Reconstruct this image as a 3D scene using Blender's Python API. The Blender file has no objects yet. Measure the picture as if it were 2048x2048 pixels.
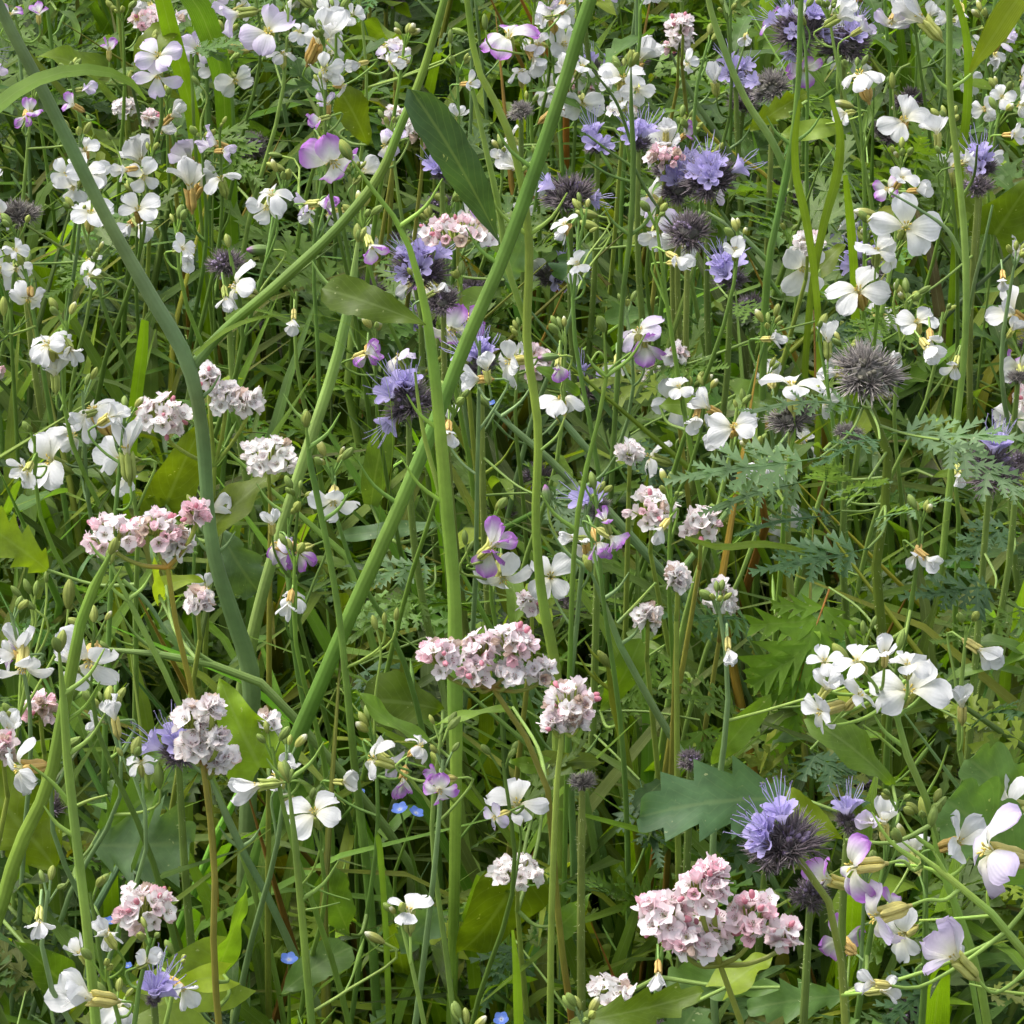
import bpy, math, random
import numpy as np
from mathutils import Matrix, Vector

# ------------------------------------------------------------------ camera, sky, sun, exposure
CAM_H, PITCH, HALF = 1.5, math.radians(27.0), math.radians(7.25)
FPX = 1024 / math.tan(HALF)
scn = bpy.context.scene
cam = bpy.data.cameras.new('camera'); cam.sensor_width = 36; cam.lens = 18 / math.tan(HALF)
cam.clip_start = 0.02; cam.clip_end = 500
cam_ob = bpy.data.objects.new('camera', cam); scn.collection.objects.link(cam_ob)
cam_ob.location = (0, 0, CAM_H); cam_ob.rotation_euler = (math.pi / 2 - PITCH, 0, 0)
scn.camera = cam_ob

SUN_EL, SUN_AZ = math.radians(62), math.radians(-70)      # azimuth measured from +Y towards +X
world = bpy.data.worlds.new('World'); scn.world = world; world.use_nodes = True
wn = world.node_tree
bgn = wn.nodes['Background']
sky = wn.nodes.new('ShaderNodeTexSky'); sky.sky_type = 'NISHITA'; sky.sun_disc = False
sky.sun_elevation = SUN_EL; sky.sun_rotation = SUN_AZ; sky.dust_density = 4.0; sky.air_density = 1.0; sky.ozone_density = 0.6
hs = wn.nodes.new('ShaderNodeHueSaturation'); hs.inputs['Saturation'].default_value = 0.42
wn.links.new(sky.outputs[0], hs.inputs['Color']); wn.links.new(hs.outputs[0], bgn.inputs['Color'])
bgn.inputs['Strength'].default_value = 0.15
sl = bpy.data.lights.new('sun', 'SUN'); sl.energy = 1.3; sl.angle = math.radians(35); sl.color = (1, 0.965, 0.91)
so = bpy.data.objects.new('sun', sl); scn.collection.objects.link(so)
sd = Vector((math.sin(SUN_AZ) * math.cos(SUN_EL), math.cos(SUN_AZ) * math.cos(SUN_EL), math.sin(SUN_EL)))
so.rotation_euler = sd.to_track_quat('Z', 'Y').to_euler(); so.location = (0, 0, 4)
scn.view_settings.view_transform = 'Standard'; scn.view_settings.look = 'None'
scn.view_settings.gamma = 1.0; scn.view_settings.use_curve_mapping = False
scn.view_settings.exposure = 1.15
cy = scn.cycles
cy.max_bounces = 6; cy.diffuse_bounces = 4; cy.glossy_bounces = 1; cy.transmission_bounces = 4; cy.transparent_max_bounces = 4

# ------------------------------------------------------------------ pixel helpers (pixels of the 2048 photograph)
FW = np.array([0, math.cos(PITCH), -math.sin(PITCH)]); UP = np.array([0, math.sin(PITCH), math.cos(PITCH)]); RT = np.array([1., 0, 0])
CAM = np.array([0, 0, CAM_H])
def ray(px, py): return FW + RT * (px - 1024) / FPX + UP * (1024 - py) / FPX
def at_z(px, py, z):
    d = ray(px, py); return CAM + d * ((z - CAM_H) / d[2])
def at_y(px, py, y):
    d = ray(px, py); return CAM + d * (y / d[1])
def proj(P):
    q = np.atleast_2d(P) - CAM; dz = q @ FW
    return np.stack([1024 + FPX * (q @ RT) / dz, 1024 - FPX * (q @ UP) / dz, dz], 1)
def depth(P): return float((np.asarray(P) - CAM) @ FW)

rnd = random.Random(7); rng = np.random.default_rng(7)
TILE = {1: (0, 0), 2: (680, 0), 3: (1348, 0), 4: (0, 680), 5: (680, 680), 6: (1348, 680), 7: (0, 1348), 8: (680, 1348), 9: (1348, 1348)}
TS = 700 / 1932
def tile(k, u, v): return TILE[k][0] + u * TS, TILE[k][1] + v * TS

# ------------------------------------------------------------------ materials
def mat(name, build):
    m = bpy.data.materials.new(name); m.use_nodes = True
    nt = m.node_tree; nt.nodes.clear(); build(nt); return m
def N(nt, t, **kw):
    n = nt.nodes.new(t)
    for k, v in kw.items():
        if k in n.inputs: n.inputs[k].default_value = v
        else: setattr(n, k, v)
    return n
def mixcol(nt, a, b, f, mode='MIX'):
    m = nt.nodes.new('ShaderNodeMix'); m.data_type = 'RGBA'; m.blend_type = mode
    for sock, val in ((m.inputs[6], a), (m.inputs[7], b), (m.inputs[0], f)):
        if hasattr(val, 'links'): nt.links.new(val, sock)
        else: sock.default_value = val
    return m.outputs[2]
def math_n(nt, op, a, b=None, c=None):
    m = nt.nodes.new('ShaderNodeMath'); m.operation = op
    for i, v in enumerate((a, b, c)):
        if v is None: continue
        if hasattr(v, 'links'): nt.links.new(v, m.inputs[i])
        else: m.inputs[i].default_value = v
    return m.outputs[0]
def maprange(nt, v, a, b, c, d):
    m = nt.nodes.new('ShaderNodeMapRange'); nt.links.new(v, m.inputs[0])
    for i, x in enumerate((a, b, c, d)): m.inputs[i + 1].default_value = x
    return m.outputs[0]

def plant_shader(rough, spec, trans, tint, vein, varia, noise_scale=60.0, noise_amt=0.35, bump=0.0, rib=0.0, spots=0.0, sheen=0.0, gain=None):
    def build(nt):
        L = nt.links
        out = N(nt, 'ShaderNodeOutputMaterial')
        col = N(nt, 'ShaderNodeAttribute', attribute_name='col').outputs['Color']
        uvw = N(nt, 'ShaderNodeAttribute', attribute_name='uvw').outputs['Vector']
        sep = N(nt, 'ShaderNodeSeparateXYZ'); L.new(uvw, sep.inputs[0])
        info = N(nt, 'ShaderNodeObjectInfo')
        tc = N(nt, 'ShaderNodeTexCoord')
        geo = N(nt, 'ShaderNodeNewGeometry')
        no = N(nt, 'ShaderNodeTexNoise', Scale=noise_scale, Detail=4.0, Roughness=0.6); L.new(geo.outputs['Position'], no.inputs['Vector'])
        f = maprange(nt, no.outputs[0], 0.25, 0.75, 1 - noise_amt, 1 + noise_amt)
        rv = maprange(nt, info.outputs['Random'], 0, 1, 1 - varia, 1 + varia)
        f = math_n(nt, 'MULTIPLY', f, rv)
        comb = N(nt, 'ShaderNodeCombineColor')
        for i in range(3): L.new(f, comb.inputs[i])
        c = mixcol(nt, col, comb.outputs[0], 1.0, 'MULTIPLY')
        if gain: c = mixcol(nt, c, (*gain, 1), 1.0, 'MULTIPLY')
        if vein:
            au = math_n(nt, 'ABSOLUTE', sep.outputs[0])
            mid = maprange(nt, au, 0.03, 0.10, 1, 0)
            # side veins slant forward from the midrib
            s = math_n(nt, 'MULTIPLY_ADD', au, -0.32, sep.outputs[1])
            s = math_n(nt, 'FRACT', math_n(nt, 'MULTIPLY', s, 9.0))
            s = maprange(nt, math_n(nt, 'ABSOLUTE', math_n(nt, 'SUBTRACT', s, 0.5)), 0.0, 0.09, 0.5, 0)
            v = math_n(nt, 'MULTIPLY', math_n(nt, 'MAXIMUM', mid, s), vein)
            lite = mixcol(nt, c, (0.30, 0.38, 0.16, 1), 0.65)
            c = mixcol(nt, c, lite, v)
        if spots:
            vo = N(nt, 'ShaderNodeTexNoise', Scale=310.0, Detail=2.0); L.new(geo.outputs['Position'], vo.inputs['Vector'])
            sp = maprange(nt, vo.outputs[0], 0.71, 0.75, 0, spots)
            c = mixcol(nt, c, (0.45, 0.48, 0.25, 1), sp)
        p = N(nt, 'ShaderNodeBsdfPrincipled', Roughness=rough)
        p.inputs['Specular IOR Level'].default_value = spec
        L.new(c, p.inputs['Base Color'])
        if sheen:
            p.inputs['Sheen Weight'].default_value = sheen; p.inputs['Sheen Roughness'].default_value = 0.5
        if bump:
            bn = N(nt, 'ShaderNodeTexNoise', Scale=220.0, Detail=3.0); L.new(geo.outputs['Position'], bn.inputs['Vector'])
            h = bn.outputs[0]
            if rib:
                w = math_n(nt, 'SINE', math_n(nt, 'MULTIPLY', sep.outputs[0], rib))
                h = math_n(nt, 'ADD', math_n(nt, 'MULTIPLY', w, 0.5), math_n(nt, 'MULTIPLY', bn.outputs[0], 0.4))
            b = N(nt, 'ShaderNodeBump', Strength=bump, Distance=0.0006); L.new(h, b.inputs['Height']); L.new(b.outputs[0], p.inputs['Normal'])
        if trans:
            t = N(nt, 'ShaderNodeBsdfTranslucent')
            tcx = mixcol(nt, c, tint, 1.0, 'MULTIPLY'); L.new(tcx, t.inputs['Color'])
            ms = N(nt, 'ShaderNodeMixShader'); ms.inputs[0].default_value = trans
            L.new(p.outputs[0], ms.inputs[1]); L.new(t.outputs[0], ms.inputs[2]); L.new(ms.outputs[0], out.inputs[0])
        else:
            L.new(p.outputs[0], out.inputs[0])
    return build
M_LEAF = mat('leaf', plant_shader(0.48, 0.30, 0.40, (1.75, 1.8, 0.45, 1), 0.26, 0.22, 70, 0.36, 0.35, 0, 0.5, gain=(1.40, 1.44, 0.64)))
M_BLADE = mat('grass_blade', plant_shader(0.48, 0.30, 0.40, (1.7, 1.75, 0.45, 1), 0.25, 0.16, 40, 0.28, 0.5, 40.0, gain=(1.38, 1.44, 0.62)))
M_STEM = mat('stem', plant_shader(0.5, 0.35, 0.0, None, 0, 0.12, 55, 0.26, 0.22, 30.0, gain=(1.36, 1.42, 0.84)))
M_PETAL = mat('petal', plant_shader(0.6, 0.25, 0.38, (1.05, 1.05, 1.05, 1), 0, 0.05, 260, 0.08, 0.16, 26.0))
M_CALYX = mat('calyx', plant_shader(0.5, 0.3, 0.15, (1.3, 1.2, 0.7, 1), 0, 0.15, 150, 0.25, 0.3, 20.0))
M_BRISTLE = mat('bristle', plant_shader(0.6, 0.3, 0.0, None, 0, 0.12, 200, 0.35))
def soil(nt):
    L = nt.links; out = N(nt, 'ShaderNodeOutputMaterial'); geo = N(nt, 'ShaderNodeNewGeometry')
    n1 = N(nt, 'ShaderNodeTexNoise', Scale=18.0, Detail=8.0); n2 = N(nt, 'ShaderNodeTexNoise', Scale=2.2, Detail=4.0)
    for n in (n1, n2): L.new(geo.outputs['Position'], n.inputs['Vector'])
    c = mixcol(nt, (0.022, 0.016, 0.009, 1), (0.075, 0.055, 0.032, 1), n1.outputs[0])
    c = mixcol(nt, c, (0.03, 0.045, 0.012, 1), maprange(nt, n2.outputs[0], 0.4, 0.65, 0, 0.8))
    p = N(nt, 'ShaderNodeBsdfPrincipled', Roughness=0.95); L.new(c, p.inputs['Base Color'])
    b = N(nt, 'ShaderNodeBump', Strength=0.8, Distance=0.01); L.new(n1.outputs[0], b.inputs['Height']); L.new(b.outputs[0], p.inputs['Normal'])
    L.new(p.outputs[0], out.inputs[0])
M_SOIL = mat('soil', soil)

# ------------------------------------------------------------------ mesh collector (quads only, with colour and uvw attributes)
class MB:
    def __init__(s): s.V, s.F, s.C, s.T, s.M, s.n = [], [], [], [], [], 0
    def grid(s, P, col, uv=None, m=0, closed=False):
        n, k = P.shape[:2]
        idx = np.arange(n * k).reshape(n, k) + s.n
        if closed: nx = np.roll(idx, -1, 1); a, b = idx, nx
        else: a, b = idx[:, :-1], idx[:, 1:]
        F = np.stack([a[:-1], b[:-1], b[1:], a[1:]], -1).reshape(-1, 4)
        s.V.append(P.reshape(-1, 3)); s.F.append(F); s.M.append(np.full(len(F), m))
        col = np.asarray(col, float)
        s.C.append(np.broadcast_to(col, (n, k, 3)).reshape(-1, 3))
        if uv is None:
            t, u = np.meshgrid(np.linspace(0, 1, n), np.linspace(-1, 1, k), indexing='ij'); uv = np.stack([u, t, 0 * u], -1)
        s.T.append(uv.reshape(-1, 3)); s.n += n * k
    def arrays(s):
        return [np.concatenate(x) for x in (s.V, s.F, s.C, s.T, s.M)]
    def mesh(s, name, mats, smooth=True): return mesh_from(name, *s.arrays(), mats, smooth)
def mesh_from(name, V, F, C, T, Mi, mats, smooth=True):
    me = bpy.data.meshes.new(name)
    me.vertices.add(len(V)); me.vertices.foreach_set('co', V.astype(np.float32).ravel())
    me.loops.add(F.size); me.loops.foreach_set('vertex_index', F.astype(np.int32).ravel())
    me.polygons.add(len(F)); me.polygons.foreach_set('loop_start', np.arange(0, F.size, 4, dtype=np.int32))
    me.polygons.foreach_set('material_index', Mi.astype(np.int32))
    me.polygons.foreach_set('use_smooth', np.full(len(F), smooth, dtype=bool))
    a = me.attributes.new('col', 'FLOAT_COLOR', 'POINT')
    a.data.foreach_set('color', np.concatenate([C, np.ones((len(C), 1))], 1).astype(np.float32).ravel())
    a = me.attributes.new('uvw', 'FLOAT_VECTOR', 'POINT'); a.data.foreach_set('vector', T.astype(np.float32).ravel())
    for m in mats: me.materials.append(m)
    me.update(calc_edges=True)
    return me
def link(name, me, parent=None, mtx=None):
    o = bpy.data.objects.new(name, me); scn.collection.objects.link(o)
    if parent is not None: o.parent = parent
    if mtx is not None: o.matrix_basis = mtx
    return o
def thing(name, label, cat, group, loc):
    o = bpy.data.objects.new(name, None); scn.collection.objects.link(o); o.location = loc; o.empty_display_size = 0.02
    o['label'] = label; o['category'] = cat
    if group: o['group'] = group
    return o
def mtx(x, y, z, loc):
    return Matrix(((x[0], y[0], z[0], loc[0]), (x[1], y[1], z[1], loc[1]), (x[2], y[2], z[2], loc[2]), (0, 0, 0, 1)))
def unit(v): v = np.asarray(v, float); return v / (np.linalg.norm(v) + 1e-12)
def frame_z(ax, roll=0.0):
    z = unit(ax); h = np.array([0, 0, 1.]) if abs(z[2]) < 0.9 else np.array([0, 1., 0])
    x = unit(np.cross(h, z)); y = np.cross(z, x)
    c, s = math.cos(roll), math.sin(roll)
    return x * c + y * s, y * c - x * s, z

def resample(pts, n):
    """Catmull-Rom through pts -> n points"""
    P = np.asarray(pts, float)
    if len(P) == 2: return P[0] + (P[1] - P[0]) * np.linspace(0, 1, n)[:, None]
    d = np.r_[0, np.cumsum(np.linalg.norm(np.diff(P[:, :3], axis=0), axis=1))]; s = np.linspace(0, d[-1], n)
    i = np.clip(np.searchsorted(d, s, 'right') - 1, 0, len(P) - 2); h = np.maximum(np.diff(d), 1e-6)[:, None]; v = np.diff(P, axis=0) / h
    m = np.vstack([v[:1], (v[:-1] * h[1:] + v[1:] * h[:-1]) / (h[:-1] + h[1:]), v[-1:]])
    t = np.clip((s - d[i])[:, None] / h[i], 0, 1); t2, t3 = t * t, t * t * t
    return (2 * t3 - 3 * t2 + 1) * P[i] + (t3 - 2 * t2 + t) * h[i] * m[i] + (3 * t2 - 2 * t3) * P[i + 1] + (t3 - t2) * h[i] * m[i + 1]
def tube(mb, pts, rad, col, k=7, n=None, m=0, sm=True):
    P = np.asarray(pts, float); r = np.broadcast_to(np.asarray(rad, float), (len(P),)) if np.ndim(rad) == 0 else np.asarray(rad, float)
    C = np.asarray(col, float); C = np.broadcast_to(C, (len(P), 3))
    if n:
        A = resample(np.c_[P, r, C], n); P, r, C = A[:, :3], np.maximum(A[:, 3], 1e-5), np.clip(A[:, 4:7], 0, 1)
    T = np.gradient(P, axis=0); T /= np.linalg.norm(T, axis=1, keepdims=True) + 1e-12
    X = np.empty_like(P); h = np.array([1., 0.13, 0.07]); 
    if abs(T[0] @ unit(h)) > 0.9: h = np.array([0.1, 1., 0.2])
    x = unit(np.cross(T[0], np.cross(h, T[0])))
    for i in range(len(P)):
        x = unit(x - T[i] * (x @ T[i])); X[i] = x
    Y = np.cross(T, X); a = np.linspace(0, 2 * math.pi, k, endpoint=False)
    G = P[:, None] + r[:, None, None] * (np.cos(a)[None, :, None] * X[:, None] + np.sin(a)[None, :, None] * Y[:, None])
    t, u = np.meshgrid(np.linspace(0, 1, len(P)), np.abs(np.linspace(-1, 1, k, endpoint=False)), indexing='ij')
    mb.grid(G, C[:, None, :], np.stack([u, t, 0 * u], -1), m, True)
def ellipsoid(mb, c, ax, L, R, col0, col1, k=6, n=6, m=0):
    x, y, z = frame_z(ax); t = np.linspace(0, 1, n); s = np.cos(np.pi * t); rr = np.sin(np.pi * t) * R + 1e-6
    a = np.linspace(0, 2 * math.pi, k, endpoint=False)
    G = np.asarray(c) + (-s * L / 2)[:, None, None] * z + rr[:, None, None] * (np.cos(a)[None, :, None] * x + np.sin(a)[None, :, None] * y)
    C = np.asarray(col0) + (np.asarray(col1) - np.asarray(col0)) * t[:, None]
    mb.grid(G, C[:, None, :], None, m, True)

# ------------------------------------------------------------------ leaf shapes: unit length along +X, normal +Z
def saw(x): return x - np.floor(x)
ENV = {
    'lance': lambda t: (t ** 0.75) * (1 - t) ** 0.62 * 1.9,
    'radish': lambda t: (t ** 0.95) * (1 - t) ** 0.42 * 2.0 * (1 + 0.05 * np.sin(t * 40)),
    'tooth': lambda t: (0.10 + t ** 0.8) * (1 - t) ** 0.5 * 1.7 * (0.62 + 0.62 * saw(t * 4.6 + 0.25) ** 1.3),
    'lobed': lambda t: (0.12 + t ** 0.9) * (1 - t) ** 0.42 * 1.75 * (0.62 + 0.42 * np.abs(np.sin(t * 11)) ** 0.7),
    'heart': lambda t: np.minimum(1, 0.62 + t * 2.6) * (1 - t) ** 0.8,
    'blade': lambda t: np.minimum(1, 0.55 + 2 * t) * np.minimum(1, (1 - t) * 2.2) ** 0.8,
    'oval': lambda t: np.sqrt(np.clip(t * (1 - t), 0, 1)) * 2,
}
def leaf_arrays(kind, w, col, bend=0.4, fold=0.25, wave=0.04, nL=14, nW=5, seed=0, droop_tip=0.0, m=0, col2=None):
    r = np.random.default_rng(seed)
    t = np.linspace(0, 1, nL); u = np.linspace(-1, 1, nW)
    hw = np.maximum(ENV[kind](np.clip(t, 1e-4, 1 - 1e-4)) * w / 2, 0.0015)
    th = bend * (t - 0.35) + droop_tip * np.maximum(0, t - 0.6) * 2.2
    dx = np.r_[0, np.cumsum(np.cos(th[1:]) / (nL - 1))]; dz = np.r_[0, np.cumsum(-np.sin(th[1:]) / (nL - 1))]
    P = np.zeros((nL, nW, 3))
    P[..., 0] = dx[:, None]; P[..., 1] = hw[:, None] * u[None]
    ph = r.uniform(0, 6.28, 3)
    P[..., 2] = dz[:, None] + fold * np.abs(u)[None] * hw[:, None] + wave * np.abs(u)[None] ** 1.5 * np.sin(t[:, None] * r.uniform(8, 15) + ph[0] + 1.6 * np.sign(u)[None]) * (0.4 + w)
    if kind == 'heart': P[..., 0] -= 0.22 * np.abs(u)[None] ** 1.4 * np.clip(1 - t[:, None] * 3, 0, 1)
    elif kind in ('tooth', 'lobed'): P[..., 0] += 0.35 * hw[:, None] * np.abs(u)[None] ** 2
    sk = r.uniform(-0.12, 0.12); P[..., 1] += sk * (t[:, None] ** 2)
    T = np.stack(np.broadcast_arrays(u[None], t[:, None], 0.0 * t[:, None]), -1)
    C = np.broadcast_to(np.asarray(col, float), P.shape)
    return P, C, T
def leaf_mesh(kind, w, col, **kw):
    mb = MB(); P, C, T = leaf_arrays(kind, w, col, **kw); mb.grid(P, C, T)
    return mb.mesh('leaf', [M_LEAF])
def pinnate_mb(mb, w, col, pairs=7, seed=0, bend=0.5, n=12, rcol=None, lobes=3.4, rr=0.007):
    """a twice-cut phacelia leaf, unit length"""
    r = np.random.default_rng(seed); col = np.asarray(col, float); rcol = col * 1.35 if rcol is None else np.asarray(rcol)
    def spine(t):
        th = bend * t; return np.array([t * (1 - 0.12 * bend * bend * t * t), 0, -bend * t * t * 0.5 + 0.03 * np.sin(t * 5 + seed)])
    ts = np.linspace(0, 0.97, 9)
    tube(mb, [spine(t) for t in ts], np.linspace(rr, rr * 0.35, 9), rcol, k=4)
    sp = np.array([spine(t) for t in ts]); wg = (0.012 + 0.05 * w * np.clip(ts, 0, .8)) [:, None, None] * np.array([-1, 0, 1.])[None, :, None] * np.array([0, 1., 0]); mb.grid(sp[2:, None] + wg[2:], col)
    s = np.linspace(0, 1, n); u = np.array([-1, 0, 1.])
    for i in range(pairs + 1):
        tt = 0.14 + 0.80 * i / pairs
        env = (math.sin(math.pi * min(1, 0.22 + 0.80 * tt)) ** 0.7) * (1 - 0.35 * tt)
        for sd_ in ((-1, 1) if i < pairs else (0,)):
            L = w * 0.5 * env * r.uniform(0.65, 1.25) + 0.05
            if sd_ == 0: L = w * 0.42
            ang = (math.radians(60 - 24 * tt) + r.uniform(-.28, .28)) * sd_
            d = np.array([math.cos(ang), math.sin(ang), 0]); pz = np.array([-math.sin(ang), math.cos(ang), 0])
            fq = saw(lobes * s * r.uniform(.85, 1.15) + r.uniform(0, .5)); lob = 0.16 + 1.0 * np.where(fq < .7, fq / .7, (1 - fq) / .3) ** 1.2
            hw = np.maximum(L * 0.34 * (0.35 + s) ** 0.35 * (1 - s) ** 0.38 * lob, 0.001)
            dr = r.uniform(-0.1, 0.45)
            P = spine(tt) + (s * L)[:, None, None] * d + (hw[:, None] * u)[..., None] * pz
            P = P + (np.abs(u)[None] * hw[:, None] * 0.95)[..., None] * d      # lobes point forward
            P[..., 2] += -(dr * s ** 2 * L)[:, None] + 0.35 * np.abs(u)[None] * hw[:, None] * r.uniform(-.3, 1)
            mb.grid(P, col * r.uniform(0.9, 1.1), None)

# ------------------------------------------------------------------ flower pieces
WHITE = np.array([0.70, 0.705, 0.70]); LILAC = np.array([0.55, 0.40, 0.72]); PURP = np.array([0.42, 0.14, 0.55]); CREAM = np.array([0.72, 0.70, 0.42])
def petal_mesh(form, colr, seed):
    r = np.random.default_rng(seed); n, k = 9, 7
    t = np.linspace(0, 1, n); u = np.linspace(-1, 1, k)
    phi = {'o': 78, 'c': 34, 'd': 118}[form] + r.uniform(-20, 20)
    th = np.radians(12 + (phi - 12) * np.clip(t / 0.45, 0, 1) ** 1.2 + r.uniform(-20, 50) * np.clip(t - 0.5, 0, 1) * 2)
    L = 1.13 if form != 'c' else 1.2
    rr = np.r_[0, np.cumsum(np.sin(th[1:]) * L / (n - 1))] + 0.06; zz = np.r_[0, np.cumsum(np.cos(th[1:]) * L / (n - 1))]
    hw = 0.09 + 0.345 * np.clip((t - 0.14) / 0.5, 0, 1) ** 0.85
    hw = hw * np.sqrt(np.clip(1 - np.clip((t - 0.62) / 0.385, 0, 1) ** 2.4, 0.0, 1)) * r.uniform(0.88, 1.1)
    nx, nz = -np.cos(th), np.sin(th)          # surface normal in the (r, z) plane
    cup = r.uniform(-0.16, 0.18); ruf = r.uniform(0.03, 0.12); ph = r.uniform(0, 6)
    off = cup * (u[None] ** 2) * np.clip(t * 1.5, 0, 1)[:, None] + ruf * np.sin(u[None] * 5 + ph + t[:, None] * 4) * t[:, None] + 0.02 * np.cos(u * 3.14)[None] * t[:, None]
    P = np.zeros((n, k, 3))
    tip = -0.05 * (1 - np.abs(u)) ** 2 * (t[:, None] > 0.97)        # faint notch
    P[..., 0] = rr[:, None] + off * nx[:, None] + tip
    P[..., 1] = hw[:, None] * u[None] + 0.05 * r.uniform(-1, 1) * t[:, None] ** 2
    P[..., 2] = zz[:, None] + off * nz[:, None]
    g = np.clip((t[:, None] - 0.25 + 0.22 * (np.abs(u)[None] - 0.4)) / 0.75, 0, 1)
    base = CREAM + (WHITE - CREAM) * np.clip(t / r.uniform(.3, .75), 0, 1)[:, None, None] ** .7
    if colr == 'w': C = base * np.array([0.99, 0.985, 1.0]) + 0 * g[..., None]
    elif colr == 'l': C = base + (LILAC - base) * (g ** 0.8 * 0.62)[..., None]
    else: C = base + (PURP - base) * np.clip(g * 1.6 - 0.45, 0, 0.95)[..., None]
    T = np.stack(np.broadcast_arrays(u[None], t[:, None], 0 * t[:, None]), -1)
    mb = MB(); mb.grid(P, C, T); return mb.mesh('petal', [M_PETAL])
PETALS = {(f, c): [petal_mesh(f, c, hash_ + 31 * i) for i in range(8)] for hash_, (f, c) in enumerate([(f, c) for f in 'ocd' for c in 'wlp'])}
def flower_mesh(seed):
    r = np.random.default_rng(seed); mb = MB()
    g = np.array([[0.32, 0.38, 0.09], [0.52, 0.54, 0.15], [0.58, 0.52, 0.16], [0.58, 0.40, 0.12]][seed % 4])
    for i in range(4):          # four upright sepals around the claws
        a = math.pi / 2 * i + 0.5; d = np.array([math.cos(a), math.sin(a), 0])
        sp = r.uniform(0.0, 0.10)
        pts = [d * 0.06 + [0, 0, -0.80], d * 0.135 + [0, 0, -0.62], d * 0.13 + [0, 0, -0.3], d * (0.15 + sp * 0.5) + [0, 0, 0.0], d * (0.17 + sp) + [0, 0, 0.10]]
        tube(mb, pts, [0.04, 0.09, 0.095, 0.075, 0.012], [g * 0.8, g, g, g * 1.1, g * 1.15], k=6, n=7)
    tube(mb, [[0, 0, -0.95], [0, 0, -0.78]], [0.05, 0.085], g * 0.7, k=6)
    for i in range(6):          # stamens
        a = i * 1.047 + r.uniform(-.2, .2); d = np.array([math.cos(a), math.sin(a), 0]); h = r.uniform(0.12, 0.3)
        tube(mb, [d * 0.04, d * 0.07 + [0, 0, h * .7], d * 0.10 + [0, 0, h]], 0.014, (0.6, 0.62, 0.3), k=3)
        ellipsoid(mb, d * 0.11 + [0, 0, h + .03], (d[0], d[1], 1), 0.13, 0.032, (0.62, 0.46, 0.08), (0.66, 0.55, 0.14), k=4, n=4)
    return mb.mesh('flower', [M_CALYX])
FLOWERS = [flower_mesh(i) for i in range(8)]
def bud_mesh(seed):
    r = np.random.default_rng(seed); mb = MB()
    g = np.array([[0.20, 0.28, 0.06], [0.28, 0.33, 0.07], [0.36, 0.38, 0.09], [0.16, 0.25, 0.07]][seed % 4])
    tipc = [g * 1.15, g * 1.2, np.array([0.75, 0.74, 0.6]), np.array([0.40, 0.16, 0.42])][seed % 4 if seed < 6 else 1]
    n, k = 9, 8; t = np.linspace(0, 1, n); a = np.linspace(0, 2 * math.pi, k, endpoint=False)
    R = 0.20 * np.sin(np.pi * np.clip(t * 0.92 + 0.06, 0, 1)) ** 0.65 * (1 + 0.1 * (t - 0.5)) + 1e-4
    G = np.zeros((n, k, 3)); ridge = 1 + 0.10 * np.cos(4 * a)
    G[..., 0] = R[:, None] * np.cos(a) * ridge; G[..., 1] = R[:, None] * np.sin(a) * ridge; G[..., 2] = t[:, None]
    C = g * (0.85 + 0.2 * t[:, None]) ; C = C + (tipc - C) * np.clip((t[:, None] - 0.72) * 4, 0, 1)
    mb.grid(G, C[:, None, :], None, 0, True)
    return mb.mesh('bud', [M_CALYX])
BUDS = [bud_mesh(i) for i in range(8)]
def floret_mesh(pink, openness, seed, faded=False):
    """buckwheat floret, unit radius"""
    r = np.random.default_rng(seed); mb = MB()
    W = np.array([0.88, 0.865, 0.86]); K = np.array([0.86, 0.46, 0.55]); TAN = np.array([0.45, 0.30, 0.20])
    for i in range(5):
        a = i * 1.2566 + r.uniform(-.12, .12); d = np.array([math.cos(a), math.sin(a), 0]); p = np.array([-math.sin(a), math.cos(a), 0])
        th = np.radians(np.array([28, 45, 60, 72]) * openness + r.uniform(-8, 8)); L = 1.15 / 3
        rr = np.r_[0.10, 0.10 + np.cumsum(np.sin(th[1:]) * L)]; zz = np.r_[0, np.cumsum(np.cos(th[1:]) * L)]
        hw = np.array([0.16, 0.42, 0.46, 0.10]) * r.uniform(.9, 1.1); u = np.array([-1, 0, 1.])
        P = rr[:, None, None] * d + (hw[:, None] * u)[..., None] * p; P = P + np.array([0, 0, 1.]) * (zz[:, None] + 0.10 * np.abs(u)[None])[..., None]
        pk = np.clip(pink * np.array([1.0, 0.6, 0.55, 0.9]) + r.uniform(-.15, .15), 0, 1)[:, None]
        C = W + (K - W) * pk
        C[0] = C[0] * 0.5 + np.array([0.36, 0.40, 0.16]) * 0.5
        if pink < 0.12: C[3] = C[3] * 0.6 + TAN * 0.4
        mb.grid(P, C[:, None, :], None, 0)
    if faded:
        mb.C[:] = [c * np.array([.72, .60, .50]) for c in mb.C]
    for i in range(6):
        a = i * 1.05; d = np.array([math.cos(a), math.sin(a), 0]) * 0.22
        tube(mb, [d * 0.4, d + [0, 0, 0.55]], [0.02, 0.02], (0.75, 0.7, 0.68), k=3)
        ellipsoid(mb, d + [0, 0, 0.6], (0, 0, 1), 0.13, 0.055, (0.42, 0.14, 0.17), (0.40, 0.14, 0.16), k=4, n=3)
    return mb.mesh('floret', [M_PETAL])
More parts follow.
